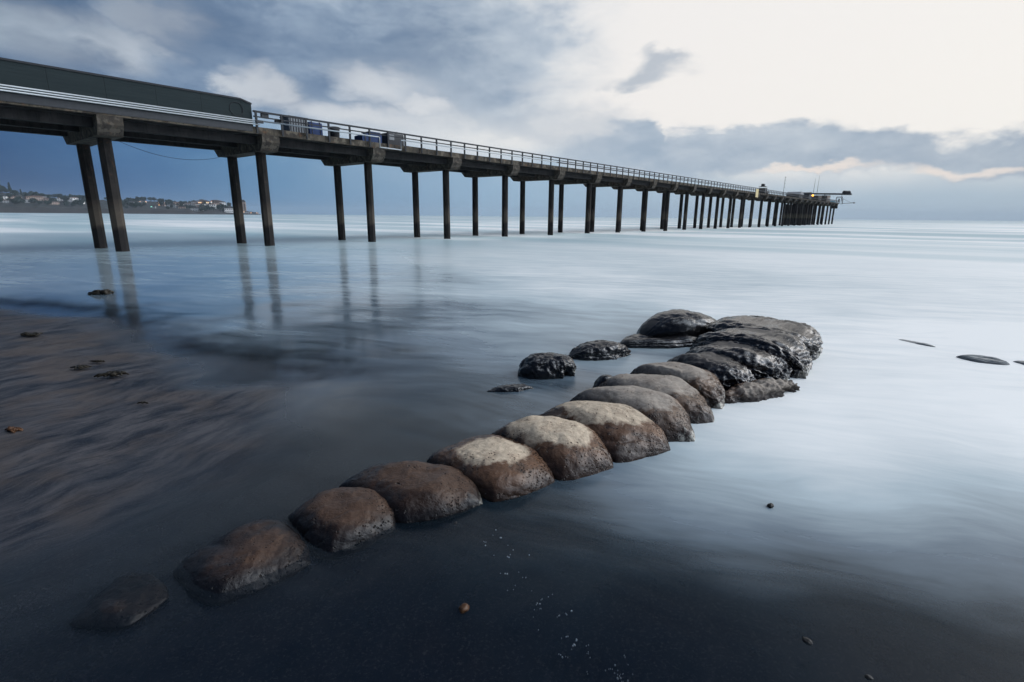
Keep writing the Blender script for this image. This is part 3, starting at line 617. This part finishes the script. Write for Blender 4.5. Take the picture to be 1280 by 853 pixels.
# railing: near side
mb = MB()
RS0 = 8.05
bar(mb, RS0, S1, -.10, .0, 8.90, 9.02); bar(mb, RS0, S1, -.06, -.01, 8.60, 8.68)
rail = mb.build('railing', m_rail, pier)
mb = MB(); posts = []
sp = L0/5; k = 0; s = RS0+.12
post0 = None; far_posts = MB(); cnt = 0
plist = [RS0+.12]+[L0+.80+sp*j for j in range(0, 400) if L0+.80+sp*j < S1]
for s in plist:
    if cnt < 90:
        if post0 is None:
            post0 = MB().box((0, 0, 8.25), (.13, .10, 1.38)).build('rail_post', m_rail, rail); q = post0
        else: q = post0.copy(); COL.objects.link(q); q.parent = rail
        q.location = (s, -.157, zz(s))
    else: far_posts.box((s, -.157, 8.25+zz(s)), (.13, .10, 1.38))
    cnt += 1
o = far_posts.build('rail_posts', m_rail, rail); tag(o, kind='stuff')
# white pipes: three along the windbreak, one carried on as the lower rail
mb = MB()
for z in (8.36, 8.24, 8.12):
    mb.tube([(S0, -.22, z+zz(S0)), (RS0+(.3 if z < 8.3 else 0), -.22, z+zz(RS0))], .042, 8)
mb.tube([(RS0, -.22, 8.36+zz(RS0)), (18.0, -.26, 8.40+zz(18)), (18.15, -.26, 8.38+zz(18)), (18.15, -.26, 7.62+zz(18)), (20.35, -.26, 7.62+zz(18)), (20.35, -.26, 8.40+zz(20)), (44., -.26, 8.40+zz(44))], .05, 8)
mb.build('pipe_run', m_pipe, pier, True)
mb = MB(); bar(mb, 44, S1, -.22, -.12, 8.34, 8.46); mb.build('lower_rail', m_rail, pier)
for c_, d_ in (((RS0+.25, -.30, 8.30+zz(8)), (.5, .16, .18)), ((8.9, .12, 8.78+zz(9)), (.5, .2, .3)), ((9.9, .14, 8.52+zz(9)), (.55, .25, .22))): MB().box(c_, d_).build('rail_end_fitting', m_dkmetal, pier, bevel=.02)
# far side: bull rail on blocks
mb = MB(); bar(mb, S0, S1, 7.62, 7.84, 8.30, 8.46)
for j in range(0, 190):
    s = S0+.7+1.53*j
    if s < S1: mb.box((s, 7.73, 8.15+zz(s)), (.24, .2, .30))
mb.build('bull_rail', m_rail, pier)
# windbreak over the landward spans
mb = MB()
vs = [(S0, 7.985), (8.0, 7.985), (8.0, 9.46), (7.3, 9.66), (S0, 9.66)]
mb.prism([(a, b_+zz(a)) for a, b_ in vs], 'y', .02, .14)
wall = mb.build('windbreak', m_wall, pier)
mb = MB()
vs = [(S0, 9.66), (7.3, 9.66), (8.03, 9.46), (8.03, 9.36), (7.3, 9.56), (S0, 9.56)]
mb.prism([(a, b_+zz(a)) for a, b_ in vs], 'y', -.03, .018); mb.build('cap_board', m_rail, wall)
mb = MB(); bar(mb, S0, 7.9, -.05, .0, 7.66, 8.06); mb.build('kickboard', m_dkmetal, wall)
mb = MB(); mb.tube([(7.0+.42*math.cos(a*.25), -.0, 8.98+.42*math.sin(a*.25)) for a in range(26)], .02, 5); mb.build('round_plate_rim', m_rail, wall)
# yellow plate on the deck edge far out
mb = MB(); s_ = 134.0; mb.box((s_, -.24, 7.75+zz(s_)), (2.4, .05, 2.0)); mb.build('marker_plate', simple('yellow_plate', (.50, .40, .20), .6, .1), pier)

def on_deck(name, s, tt, label, cat, group=None, z=None):
    p_ = PW(s, tt, (7.80 if z is None else z)+zz(s)); return empty(name, p_, pier_rz, label, cat, group)
m_grey = simple('grey_paint', (.22, .23, .24), .6, .2, 4, bump=.2); m_blue = simple('blue_tarp', (.006, .028, .105), .5, .35, 4, bump=.4); m_white = simple('white_metal', (.62, .63, .64), .5, .1, 4)
m_black = simple('black_rubber', (.018, .018, .02), .6, .3, 6); m_glass = simple('dark_glass', (.02, .025, .03), .08, .1); m_rust = simple('rusted_steel', (.15, .07, .035), .8, .4, 6)
def S_at(px, py, tt):
    d = ray(px, py); N_ = np.array([-math.cos(PHI), math.sin(PHI)]); D_ = np.array([math.sin(PHI), math.cos(PHI)]); P0 = np.array([PX, PY])
    k = (tt+P0@N_)/(d[:2]@N_); q = k*d[:2]-P0; return float(q@D_), float(CH+k*d[2])
# grey storage box, blue tarped load, barrel, blue bin, compressor on the deck behind the railing
s0 = S_at(360, 158, 1.3)[0]; s1 = S_at(383, 160, 1.3)[0]
b_ = on_deck('storage_box', (s0+s1)/2, 1.7, 'grey corrugated storage box on the pier just past the end of the windbreak', 'storage box')
W_ = s1-s0; mb = MB(); mb.box((0, 0, .72), (W_, 1.2, 1.3)); mb.build('box_body', m_grey, b_, bevel=.02)
mb = MB(); mb.box((0, 0, 1.41), (W_+.08, 1.3, .07)); mb.build('lid', m_dkmetal, b_)
for j in range(7): MB().box((-W_/2+W_*(j+.5)/7, -.625, .72), (.05, .04, 1.2)).build('rib', m_dkmetal, b_)
s0 = S_at(384, 158, 1.3)[0]; s1 = S_at(401, 160, 1.3)[0]; W_ = s1-s0
b_ = on_deck('tarped_crate', (s0+s1)/2+.05, 1.7, 'crate under a bright blue tarpaulin beside the grey storage box on the pier', 'crate')
mb = MB(); mb.box((0, 0, .62), (W_, 1.2, 1.24), taper=.97); mb.build('tarpaulin', m_blue, b_, bevel=.07)
mb = MB(); mb.box((0, 0, .05), (W_+.05, 1.25, .1)); mb.build('pallet', m_rail, b_)
for x_ in (-.3, .3): MB().box((W_*x_, 0, .64), (.05, 1.26, 1.27), taper=.97).build('strap', m_black, b_)
sb_ = (S_at(413, 165, .8)[0]+S_at(425, 165, .8)[0])/2
b_ = on_deck('barrel', sb_, .9, 'dark lidded barrel standing alone between the two blue loads on the pier', 'barrel')
mb = MB(); mb.tube([(0, 0, 0), (0, 0, .25), (0, 0, .7), (0, 0, .95)], [.33, .36, .38, .40], 18); mb.build('drum', m_black, b_, True)
mb = MB(); mb.tube([(0, 0, .951), (0, 0, 1.03), (0, 0, 1.06)], [.44, .44, .36], 18); mb.build('lid', m_dkmetal, b_, True)
s0 = S_at(452, 168, 1.2)[0]; s1 = S_at(477, 172, 1.2)[0]; W_ = s1-s0
b_ = on_deck('blue_bin', (s0+s1)/2, 1.7, 'low wide blue container with a sloping left end above the white pipe loop', 'container')
mb = MB(); mb.prism([(-W_/2, .0), (W_/2, .0), (W_/2, 1.12), (-W_/2+.9, 1.12), (-W_/2, .8)], 'y', -.55, .55); mb.build('bin_body', m_blue, b_, bevel=.03)
mb = MB(); mb.box((.3, 0, 1.16), (W_-.9, 1.16, .06)); mb.build('lid', m_blue, b_)
for x_ in (-W_*.35, W_*.35): MB().box((x_, -.57, .5), (.08, .04, .9)).build('rib', m_dkmetal, b_)
s0 = S_at(484, 170, 1.2)[0]; s1 = S_at(504, 172, 1.2)[0]; W_ = s1-s0
b_ = on_deck('compressor', (s0+s1)/2, 1.7, 'dark grey boxy machine on skids right of the blue container on the pier', 'machine')
mb = MB(); mb.box((0, 0, .72), (W_, 1.2, 1.16)); mb.build('housing', m_dkmetal, b_, bevel=.06)
mb = MB(); mb.box((-W_*.28, -.612, .95), (W_*.3, .03, .45)); mb.build('grille', m_grey, b_)
mb = MB(); mb.box((0, .4, .07), (W_+.8, .12, .13)); mb.box((0, -.4, .07), (W_+.8, .12, .13)); mb.build('skid', m_rust, b_)
mb = MB(); mb.tube([(W_*.3, .1, 1.3), (W_*.3, .1, 1.45), (W_*.3+.15, .1, 1.55)], .05, 8); mb.build('exhaust', m_black, b_)
sp_ = S_at(520, 180, .8)[0]; b_ = on_deck('pipe_stack', sp_, .9, 'low pile of dark pipes beside the boxy machine on the pier', 'pipes')
mb = MB()
for y_, z_ in ((-.2, .1), (0, .1), (.2, .1), (-.1, .27), (.1, .27)): mb.tube([(-1.1, y_, z_), (1.1, y_, z_)], .09, 10)
mb.build('pipe', m_black, b_)
# hanging cable under the second span
A_, B_ = PW(.8, 2.2, 6.5), PW(8.2, 5.2, 6.5)
mb = MB(); mb.tube([A_.lerp(B_, k/14)+Vector((0, 0, -.62*4*(k/14)*(1-k/14))) for k in range(15)], .013, 5)
o = mb.build('hanging_cable', m_black); tag(o, 'thin dark cable sagging below the deck between the first two bents', 'cable')

# --- things at the sea end, placed on the deck
def s_of(px, tt, py=250): return S_at(px, py, tt)[0]
s_ = s_of(953, 3.5)
b_ = on_deck('parked_truck', s_, 3.5, 'small dark work truck with a roof rack parked on the far part of the pier', 'truck')
mb = MB(); mb.box((.0, 0, .95), (4.9, 1.9, .55)); mb.build('body', m_dkmetal, b_, bevel=.08)
mb = MB(); mb.prism([(-2.3, 1.22), (1.0, 1.22), (.6, 2.05), (-1.0, 2.1), (-2.1, 2.0)], 'y', -.85, .85); mb.build('cab', m_dkmetal, b_, bevel=.06)
mb = MB(); mb.prism([(-1.9, 1.32), (.6, 1.32), (.42, 1.88), (-1.8, 1.88)], 'y', -.87, .87); mb.build('window', m_glass, b_)
for x_ in (-1.5, 1.55):
    for y_ in (-.82, .82): mb = MB(); mb.tube([(x_, y_-.12, .38), (x_, y_+.12, .38)], .38, 16); mb.build('wheel', m_black, b_)
mb = MB()
for x_ in (-1.9, -.9, .2): mb.tube([(x_, -.8, 2.1), (x_, -.8, 2.5), (x_, .8, 2.5), (x_, .8, 2.1)], .04, 6)
mb.tube([(-2.2, -.8, 2.5), (.5, -.8, 2.5)], .04, 6); mb.tube([(-2.2, .8, 2.5), (.5, .8, 2.5)], .04, 6); mb.build('roof_rack', m_black, b_)
mb = MB(); mb.box((-1., 0, 2.85), (1.2, .8, .7)); mb.build('beacon_box', m_dkmetal, b_, bevel=.1)
for y_ in (-.6, .6):
    mb = MB(); mb.tube([(2.45, y_, 1.05), (2.5, y_, 1.05)], .16, 12); mb.build('headlight', simple('lit_lamp', (1, .9, .75), .3, 0, emit=(1, .82, .6, 6)), b_)
# lattice mast
s_ = s_of(978, 6.5); b_ = on_deck('antenna_mast', s_, 6.5, 'tall thin mast with short cross arms standing on the outer pier right of the truck', 'mast')
mb = MB(); mb.tube([(0, 0, 0), (0, 0, 7.6)], [.07, .04], 6); mb.build('pole', m_dkmetal, b_)
for z_ in (2.0, 3.9, 5.2, 6.3, 7.2): mb = MB(); mb.tube([(-.3, 0, z_), (1.0, 0, z_+.1)], .035, 5); mb.tube([(1.0, 0, z_-.1), (1.0, 0, z_+.3)], .05, 5); mb.build('cross_arm', m_dkmetal, b_)
# hut A
def hut(px, tt, wd, dp, ht, label, roofm, wallm, slope=.35, lit=False):
    s_ = s_of(px, tt); b_ = on_deck('pier_hut', s_, tt, label, 'hut', 'huts on the sea end of the pier')
    MB().box((0, 0, ht/2), (wd, dp, ht)).build('wall', wallm, b_)
    mb = MB(); mb.prism([(-wd/2-.3, ht+.003), (wd/2+.3, ht+.003), (wd/2*.35, ht+slope), (-wd/2*.35, ht+slope)], 'y', -dp/2-.2, dp/2+.2); mb.build('roof', roofm, b_)
    f_ = MB().box((wd*.2, -dp/2-.03, ht*.55), (wd*.22, .06, ht*.35)).build('window', m_white, b_)
    MB().box((wd*.2, -dp/2-.065, ht*.55), (wd*.17, .01, ht*.28)).build('pane', m_glass, f_)
    MB().box((-wd*.25, -dp/2-.03, ht*.42), (wd*.16, .06, ht*.84)).build('door', m_dkmetal, b_)
    return b_, s_
hut(993, 4.0, 7.0, 4.0, 1.7, 'low grey hut with a flattened peaked roof left of the crane beam on the pier', m_grey, m_dkmetal, .9)
hut(1006, 4.2, 5.0, 3.5, 2.7, 'dark blue grey hut under the left end of the crane beam', m_dkmetal, simple('hut_blue', (.06, .075, .10), .7, .2), .4)
hb, hs = hut(1018, 4.2, 7.5, 3.8, 2.2, 'dark hut with the glowing orange lamp on its side', m_dkmetal, simple('hut_brown', (.09, .06, .05), .7, .2), .35)
hut(1029, 4.2, 9.0, 4.0, 3.0, 'brown grey boxy hut right of the orange lamp', simple('hut_roof', (.12, .12, .12), .7, .2), simple('hut_tan', (.16, .13, .11), .7, .2), .15)
# orange deck lamp
ls, lz = S_at(1016, 244.5, 1.2)
b_ = empty('deck_lamp', PW(ls, 1.2, 7.8+zz(ls)), pier_rz, 'glowing orange lamp on a short post at the sea end of the pier', 'lamp')
lh = lz-(7.8+zz(ls))
mb = MB(); mb.tube([(0, 0, 0), (0, 0, lh-.3)], .07, 8); mb.build('lamp_post', m_dkmetal, b_)
bm = bmesh.new(); bmesh.ops.create_uvsphere(bm, u_segments=16, v_segments=10, radius=.36); me = bpy.data.meshes.new('lamp_globe'); bm.to_mesh(me); bm.free()
me.materials.append(simple('orange_glow', (1, .5, .1), .4, 0, emit=(1, .42, .05, 3.2))); o = bpy.data.objects.new('lamp_globe', me); COL.objects.link(o); o.parent = b_; o.location = (0, 0, lh)
# jib crane with its long level beam
Ls, Lz = S_at(998, 242.2, 3.5); 
d1 = ray(998, 242.2); d2 = ray(1064, 243.0)
Hc = Lz; P1 = d1*((Hc-CH)/d1[2]); P2 = d2*((Hc-CH)/d2[2])
Pm = Vector(((P1[0]*.55+P2[0]*.45), (P1[1]*.55+P2[1]*.45), 0))
b_ = empty('jib_crane', PW(s_of(1031, 3.5), 3.5, 7.8+1.4), 0, 'long level dark crane beam with a heavy block at its seaward end', 'crane')
o0 = b_.location
mb = MB(); q1 = Vector((P1[0], P1[1], Hc))-o0; q2 = Vector((P2[0], P2[1], Hc))-o0
mb.tube([q1, q2], [.36, .42], 4); mb.build('beam', m_dkmetal, b_)
qm = q1.lerp(q2, (1058-998)/66.); mb = MB(); dirv = (q2-q1).normalized(); mb.tube([qm-dirv*1.4+Vector((0, 0, .45)), qm-dirv*1.1+Vector((0, 0, .5)), qm+dirv*1.0+Vector((0, 0, .5)), qm+dirv*1.3+Vector((0, 0, .4))], [.4, .75, .75, .45], 8); mb.build('counterweight', m_black, b_)
qq = q1.lerp(q2, .5); mb = MB(); mb.tube([(0, 0, 0), (0, 0, q1.z)], .28, 8); mb.tube([(0, 0, q1.z-.2), (qq.x, qq.y, q1.z-.05)], .2, 6); mb.build('crane_post', m_dkmetal, b_)
qc = q1.lerp(q2, (1052.5-998)/66.); mb = MB(); mb.tube([qc, (qc.x, qc.y, -.6)], .05, 5); mb.build('hoist_cable', m_black, b_)
# whip masts
for px, hh_, lab in ((1015.5, 9.5, 'tall tapering whip mast rising behind the orange lamp'), (1020, 11.0, 'tallest thin whip mast just right of the orange lamp'), (1036.5, 4.8, 'short thin pole right of the brown grey hut')):
    s_ = s_of(px, 5.5); b2 = on_deck('whip_mast', s_, 5.5, lab, 'mast', 'thin masts at the sea end of the pier')
    mb = MB(); mb.tube([(0, 0, 0), (.1, 0, hh_*.6), (.5, 0, hh_)], [.10, .07, .03], 6); mb.build('pole', m_dkmetal, b2)
    mb = MB(); mb.box((0, 0, .1), (.4, .4, .2)); mb.build('base_plate', m_dkmetal, b2)
# blue tarp heap, arched davit, outrigger
s_ = s_of(1041, 3.); b2 = on_deck('tarp_heap', s_, 3., 'small turquoise tarpaulin heap beside the arched frame at the pier end', 'tarpaulin')
mb = MB(); mb.prism([(-2.4, 0), (2.4, 0), (1.6, .9), (.2, 1.2), (-1.2, .8)], 'y', -.9, .9); mb.build('tarpaulin', simple('turquoise', (.06, .30, .42), .5, .2), b2, bevel=.1)
s_ = s_of(1049, 3.); b2 = on_deck('davit_frame', s_, 3., 'arched steel frame standing at the seaward end of the pier', 'frame')
mb = MB()
for y_ in (-1.2, 1.2): mb.tube([(-2.6, y_, 0), (-2.2, y_, 1.8), (-1.0, y_, 3.1), (.4, y_, 3.6), (1.3, y_, 2.4), (1.5, y_, 0)], .11, 6)
mb.tube([(.4, -1.2, 3.6), (.4, 1.2, 3.6)], .1, 6); mb.tube([(-1.0, -1.2, 3.1), (-1.0, 1.2, 3.1)], .1, 6); mb.build('arch', m_dkmetal, b2)
mb = MB(); mb.box((-.4, 0, 2.0), (.6, .6, 1.3)); mb.build('winch', m_dkmetal, b2, bevel=.08)
s_ = s_of(1053, 1., 255); b2 = on_deck('outrigger', s_, 1., 'thin horizontal outrigger boom reaching out past the pier end', 'boom')
d3 = ray(1068, 254.5); zq = S_at(1053, 254.5, 1.)[1]; P3 = d3*((zq-CH)/d3[2])*.965; e3 = Vector((P3[0], P3[1], 0))-b2.location; e3 = Vector((e3.x*math.cos(-pier_rz)-e3.y*math.sin(-pier_rz), e3.x*math.sin(-pier_rz)+e3.y*math.cos(-pier_rz), 0))
zl = zq-b2.location.z
mb = MB(); mb.tube([(0, 0, zl), (e3.x*.6, e3.y*.6, zl), (e3.x, e3.y, zl)], [.12, .10, .10], 6); mb.tube([(0, 0, zl+2.2), (e3.x*.75, e3.y*.75, zl+.1)], .05, 5); mb.tube([(0, 0, 0), (0, 0, zl+2.3)], .09, 6); mb.build('boom', m_dkmetal, b2)
mb = MB(); mb.box((e3.x*.96, e3.y*.96, zl), (.9, .5, .5), pier_rz); mb.build('float_box', m_grey, b2)
# bulky fender at the very end
mb = MB(); se = S_at(1053, 260, 0.)[0]; mb.box((S1+.6, 2.0, 6.6+zz(S1)), (1.2, 3.0, 2.2)); mb.build('end_fender', m_deck, pier, bevel=.2)

# ------------------------------------------------------------------ headland far behind, with its own trees and houses
prof_px = [(-260, 268, 34), (-150, 267.5, 31), (-60, 267, 28), (0, 266.8, 22), (12, 266.8, 21), (30, 266.8, 21), (60, 266.8, 18), (90, 266.8, 17), (130, 267, 15), (160, 267.1, 13), (178, 267.1, 15), (200, 267.2, 14), (230, 267.3, 11), (262, 267.3, 12), (278, 267.4, 11), (290, 267.4, 8.5), (303, 267.4, 6), (315, 267.4, 3.2), (326, 267.5, .6)]
HD = 1700.
def hpt(px, d=HD):
    a = AE(px, 268)[0]; return np.array([math.sin(a)*d, math.cos(a)*d])
pxs = np.linspace(-260, 326, 230); hts = np.interp(pxs, [p[0] for p in prof_px], [p[2] for p in prof_px])
def mpp(px):     # metres per picture pixel of height at the headland
    a = AE(px, 268)[0]; return HD*math.cos(a)/CF*1.02
V = []; nrw = 16
ridge = {}
for i, px in enumerate(pxs):
    H_ = max(.2, hts[i]*mpp(px)*.98); 
    for j in range(nrw):
        f_ = j/(nrw-1); d = HD+ (f_*420)
        cliff = .34*(1 if px < 240 else .5)
        prof_ = (sstep(0, .06, f_)*cliff+(1-cliff)*sstep(.05, 1., f_)**.9)
        if f_ > .97: prof_ = prof_
        n_ = float(fbm(np.array([[px*.05, f_*5, 3.]]), 4)[0]); g = hpt(px, d)
        z_ = H_*prof_*(d/HD)*(1+.12*n_)+(-3 if j == 0 else 0)+n_*2*(f_ > 0)*min(1, H_/10)
        V.append((g[0], g[1], z_ if j else -3))
    g = hpt(px, HD+600); V.append((g[0], g[1], -3))
nn = nrw+1; Fc = [(i*nn+j, (i+1)*nn+j, (i+1)*nn+j+1, i*nn+j+1) for i in range(len(pxs)-1) for j in range(nn-1)]
m_hill, t, out = mat('headland_ground'); ob = t.new('ShaderNodeNewGeometry').outputs['Position']
n = t.noise(ob, .018, 6, .6); n2 = t.noise(ob, .05, 5, .6); z_ = t.new('ShaderNodeSeparateXYZ', {0: ob}).outputs[2]
c = t.mix(t.ss(.42, .58, n2), (.008, .014, .014), (.025, .028, .024)); cl = t.mix(n, (.014, .017, .019), (.050, .038, .031)); c = t.mix(t.ss(20, 4, t.m('ADD', z_, t.m('MULTIPLY', t.m('SUBTRACT', n, .5), 40))), c, cl); c = t.mix(t.ss(2.5, .5, z_), c, (.02, .02, .022))
p = t.new('ShaderNodeBsdfPrincipled', {'Base Color': c, 'Roughness': .9}); t.l.new(p.outputs[0], out.inputs[0])
hill = mesh_obj('headland', V, Fc, m_hill, None, True); tag(hill, kind='structure')
if hill.data.polygons[3*nn+8].normal.z < 0: hill.data.flip_normals()
Varr = np.array(V).reshape(len(pxs), nn, 3)
def on_hill(px, f_):
    i = int(np.clip(np.searchsorted(pxs, px), 1, len(pxs)-1)); j = min(nrw-2, int(f_*(nrw-1))); q = f_*(nrw-1)-j
    return Varr[i, j]*(1-q)+Varr[i, j+1]*q
m_leaf = simple('dark_foliage', (.020, .036, .026), .8, .5, .3); m_trunk = simple('bark', (.05, .04, .03), .9, .3, 1.)
rnd = random.Random(11)
def crown_mesh(seed, kind):
    b_ = MB(); r_ = random.Random(seed); nl = 260
    for k in range(nl):
        if kind == 'round':
            while True:
                x_, y_, z_ = [r_.uniform(-1, 1) for _ in range(3)]
                if .25 < x_*x_+y_*y_+z_*z_ < 1: break
            lob = 1+.35*math.sin(x_*4+seed)*math.cos(y_*3.3+seed); x_ *= 5*lob; y_ *= 5*lob; z_ = 7+z_*3.6*lob
        else:
            z_ = r_.uniform(0, 1); rr_ = 2.6*(1-z_)**.8*r_.uniform(.4, 1); a_ = r_.uniform(0, 6.28); x_, y_, z_ = rr_*math.cos(a_), rr_*math.sin(a_), 3+z_*13
        s_ = r_.uniform(.6, 1.3); n_ = Vector((r_.uniform(-1, 1), r_.uniform(-1, 1), r_.uniform(-.2, 1))).normalized(); u_ = n_.orthogonal().normalized(); v_ = n_.cross(u_); c_ = Vector((x_, y_, z_))
        b_.add([c_+u_*s_, c_+v_*s_*.8, c_-u_*s_*.9, c_-v_*s_], [(0, 1, 2, 3)])
    return b_
protos = []
for sd_, kd in ((1, 'round'), (2, 'round'), (3, 'round'), (4, 'tall')):
    r0 = empty('tree', (0, 0, 0)); crown_mesh(sd_, kd).build('crown', m_leaf, r0)
    mb = MB(); mb.tube([(0, 0, -2), (.1, 0, 4), (0, .1, 9)], [.5, .35, .12], 6); mb.build('trunk', m_trunk, r0); protos.append(r0)
used = set()
def put_tree(k, px, f_, sc, label):
    src = protos[k]
    if k in used:
        r0 = src.copy(); COL.objects.link(r0)
        for ch in list(src.children): c_ = ch.copy(); COL.objects.link(c_); c_.parent = r0
    else: r0 = src; used.add(k)
    g = on_hill(px, f_); r0.location = (g[0], g[1], g[2]-1.); r0.scale = (sc, sc, sc); r0.rotation_euler = (0, 0, rnd.random()*6.28)
    tag(r0, label, 'tree', 'dark trees on the headland skyline' if 'skyline' in label else 'large trees at the left of the headland' if 'left edge' in label else 'dark trees on the headland slope')
put_tree(0, 4, .95, 2.2, 'large dark tree on the headland at the left edge of the picture'); put_tree(1, 8, .95, 1.9, 'second large dark tree on the headland near the left edge')
put_tree(3, 17, .97, 1.9, 'tall pointed conifer standing above the headland skyline at the far left'); put_tree(3, 31, .96, 1.3, 'shorter pointed conifer right of the tall one on the headland skyline')
for px in (12, 20, 23, 37, 46, 57, 61, 70, 79, 90, 93, 99, 109, 115, 122, 141, 153, 163, 170, 199, 209, 219, 237, 244, 252, 26, 33, 42, 49, 53, 66, 74, 84, 96, 101, 106, 112, 118, 136, 148, 158, 168, 173, 178, 183, 189, 194, 203, 214, 224, 232, 286, 292): put_tree(rnd.randrange(3), px+rnd.uniform(-2, 2), rnd.uniform(.9, 1.), rnd.uniform(.85, 1.35) if not 170 < px < 186 else 1.5, 'dark round topped tree on the headland skyline')
for k in range(150):
    px = rnd.choice([rnd.uniform(0, 118), rnd.uniform(140, 240), rnd.uniform(240, 300)]); put_tree(rnd.randrange(3), px, rnd.uniform(.2, .9), rnd.uniform(.8, 1.5), 'dark round topped tree among the houses on the headland slope')
m_hw = [simple('house_wall_pale', (.72, .70, .68), .8, .1, .2), simple('house_wall_tan', (.36, .27, .22), .8, .1, .2), simple('house_wall_grey', (.26, .27, .28), .8, .1, .2)]
m_hr = [simple('house_roof_dark', (.06, .05, .05), .9, .2, .3), simple('house_roof_tile', (.14, .08, .06), .9, .2, .3)]
m_lit = simple('lit_window', (1, .7, .4), .5, 0, emit=(1, .52, .22, 2.2)); m_litw = simple('lit_window_green', (.6, 1, .8), .5, 0, emit=(.35, 1, .75, 1.6))
hprot = {}
def house(px, f_, wd, ht, wk, rk_, label, lit=None, rowsn=2):
    key = (wk, rk_, rowsn, lit)
    g = on_hill(px, f_); yaw = -AE(px, 268)[0]+rnd.uniform(-.35, .35)
    b_ = empty('house', (g[0], g[1], g[2]-1.5), yaw, label, 'house', 'houses on the headland')
    dp = wd*.7
    MB().box((0, 0, ht/2), (wd, dp, ht)).build('wall', m_hw[wk], b_)
    mb = MB(); mb.prism([(-wd/2-.5, ht+.003), (wd/2+.5, ht+.003), (wd*.2, ht+ht*.22), (-wd*.2, ht+ht*.22)], 'y', -dp/2-.5, dp/2+.5); mb.build('roof', m_hr[rk_], b_)
    ncol = max(2, int(wd/5))
    for a in range(ncol):
        for c_ in range(rowsn):
            x_ = (a+.5)/ncol*wd-wd/2; zc_ = ht*(.25+.5*c_/max(1, rowsn-1) if rowsn > 1 else .5)+.6
            MB().box((x_, -dp/2-.04, zc_), (wd/ncol*.5, .08, ht/rowsn*.42)).build('window', m_glass if not (lit and (a, c_) in lit) else (m_litw if lit[(a, c_)] == 2 else m_lit), b_)
    return b_
pal = ['pale', 'tan', 'grey']
spec = [(4, .55, 22, 9, 0), (8, .4, 16, 8, 2), (15, .6, 18, 8, 1), (24, .6, 22, 8, 1), (30, .42, 24, 8, 2), (46, .62, 40, 11, 1), (52, .66, 34, 11, 2), (63, .6, 22, 9, 1), (70, .45, 20, 8, 1), (78, .68, 18, 9, 0), (87, .6, 18, 8, 2), (94, .66, 18, 9, 0), (100, .48, 24, 9, 0),
        (144, .6, 20, 8, 2), (170, .58, 26, 8, 2), (208, .6, 20, 9, 2), (214, .5, 22, 9, 2), (222, .66, 24, 10, 1), (228, .45, 18, 8, 1)]
for k, (px, f_, wd, ht, wk) in enumerate(spec):
    left = 'left of the first piles' if px < 110 else 'between the first and second pairs of piles'
    house(px, f_, wd, ht, wk, k % 2, '%s house on the dark headland %s' % (pal[wk], left), {(1, 1): 2} if px == 46-8 else None)
house(38, .7, 14, 8, 2, 0, 'grey house with a pale green light on the headland skyline at far left', {(0, 1): 2})
house(179, .62, 20, 9, 2, 0, 'house on the headland with two warm lit windows side by side', {(0, 1): 1, (3, 1): 1})
house(202, .58, 22, 12, 1, 0, 'tan house on the headland with a bright orange glow in two storeys', {(1, 1): 1, (1, 0): 1, (2, 1): 1})
house(192, .3, 12, 7, 2, 0, 'small grey house low on the headland with one pale lit window', {(0, 1): 2})
for k in range(30):
    px = rnd.uniform(232, 287); f_ = rnd.uniform(.25, .97); wk = 0 if rnd.random() < .65 else rnd.choice([1, 2])
    house(px, f_, rnd.uniform(14, 30), rnd.uniform(8, 14), wk, rnd.randrange(2), '%s building in the dense pale town at the tip of the headland' % pal[wk], {(0, 1): 1} if k in (3, 9) else None)
for px, f_ in ((254, .8), (260, .75)): house(px, f_, 20, 12, 0, 1, 'pale building with warm lit upper windows in the middle of the headland town', {(0, 1): 1, (1, 1): 1, (2, 1): 1})
tb = house(303.5, .5, 14, 33, 1, 0, 'tall tan apartment tower beside the second pile pair at the headland tip', None, 6)
house(307, .3, 20, 7, 2, 0, 'low grey building at the headland point with one orange lamp lit window', {(0, 1): 1}); house(316, .3, 22, 6, 2, 0, 'low grey building nearest the headland point with two orange lit windows', {(0, 1): 1, (3, 1): 1}); house(297, .4, 28, 9, 1, 1, 'low tan building left of the apartment tower')

# ------------------------------------------------------------------ sea air
m_haze = bpy.data.materials.new('sea_air'); m_haze.use_nodes = True; t = NT(m_haze.node_tree); out = t.new('ShaderNodeOutputMaterial')
if HAZE:
    pv = t.new('ShaderNodeVolumePrincipled', {'Color': (.72, .86, 1.), 'Density': HAZE, 'Anisotropy': 0.}); t.l.new(pv.outputs[0], out.inputs['Volume'])
    mb = MB(); mb.box((0, 0, 61), (19800, 19800, 130)); hz = mb.build('haze', m_haze); tag(hz, kind='stuff')

S.render.engine = 'CYCLES'
S.view_settings.view_transform = 'Standard'; S.view_settings.look = 'None'; S.view_settings.exposure = 0; S.view_settings.gamma = 1
S.render.resolution_x = 1024; S.render.resolution_y = 682
S.cycles.use_denoising = True
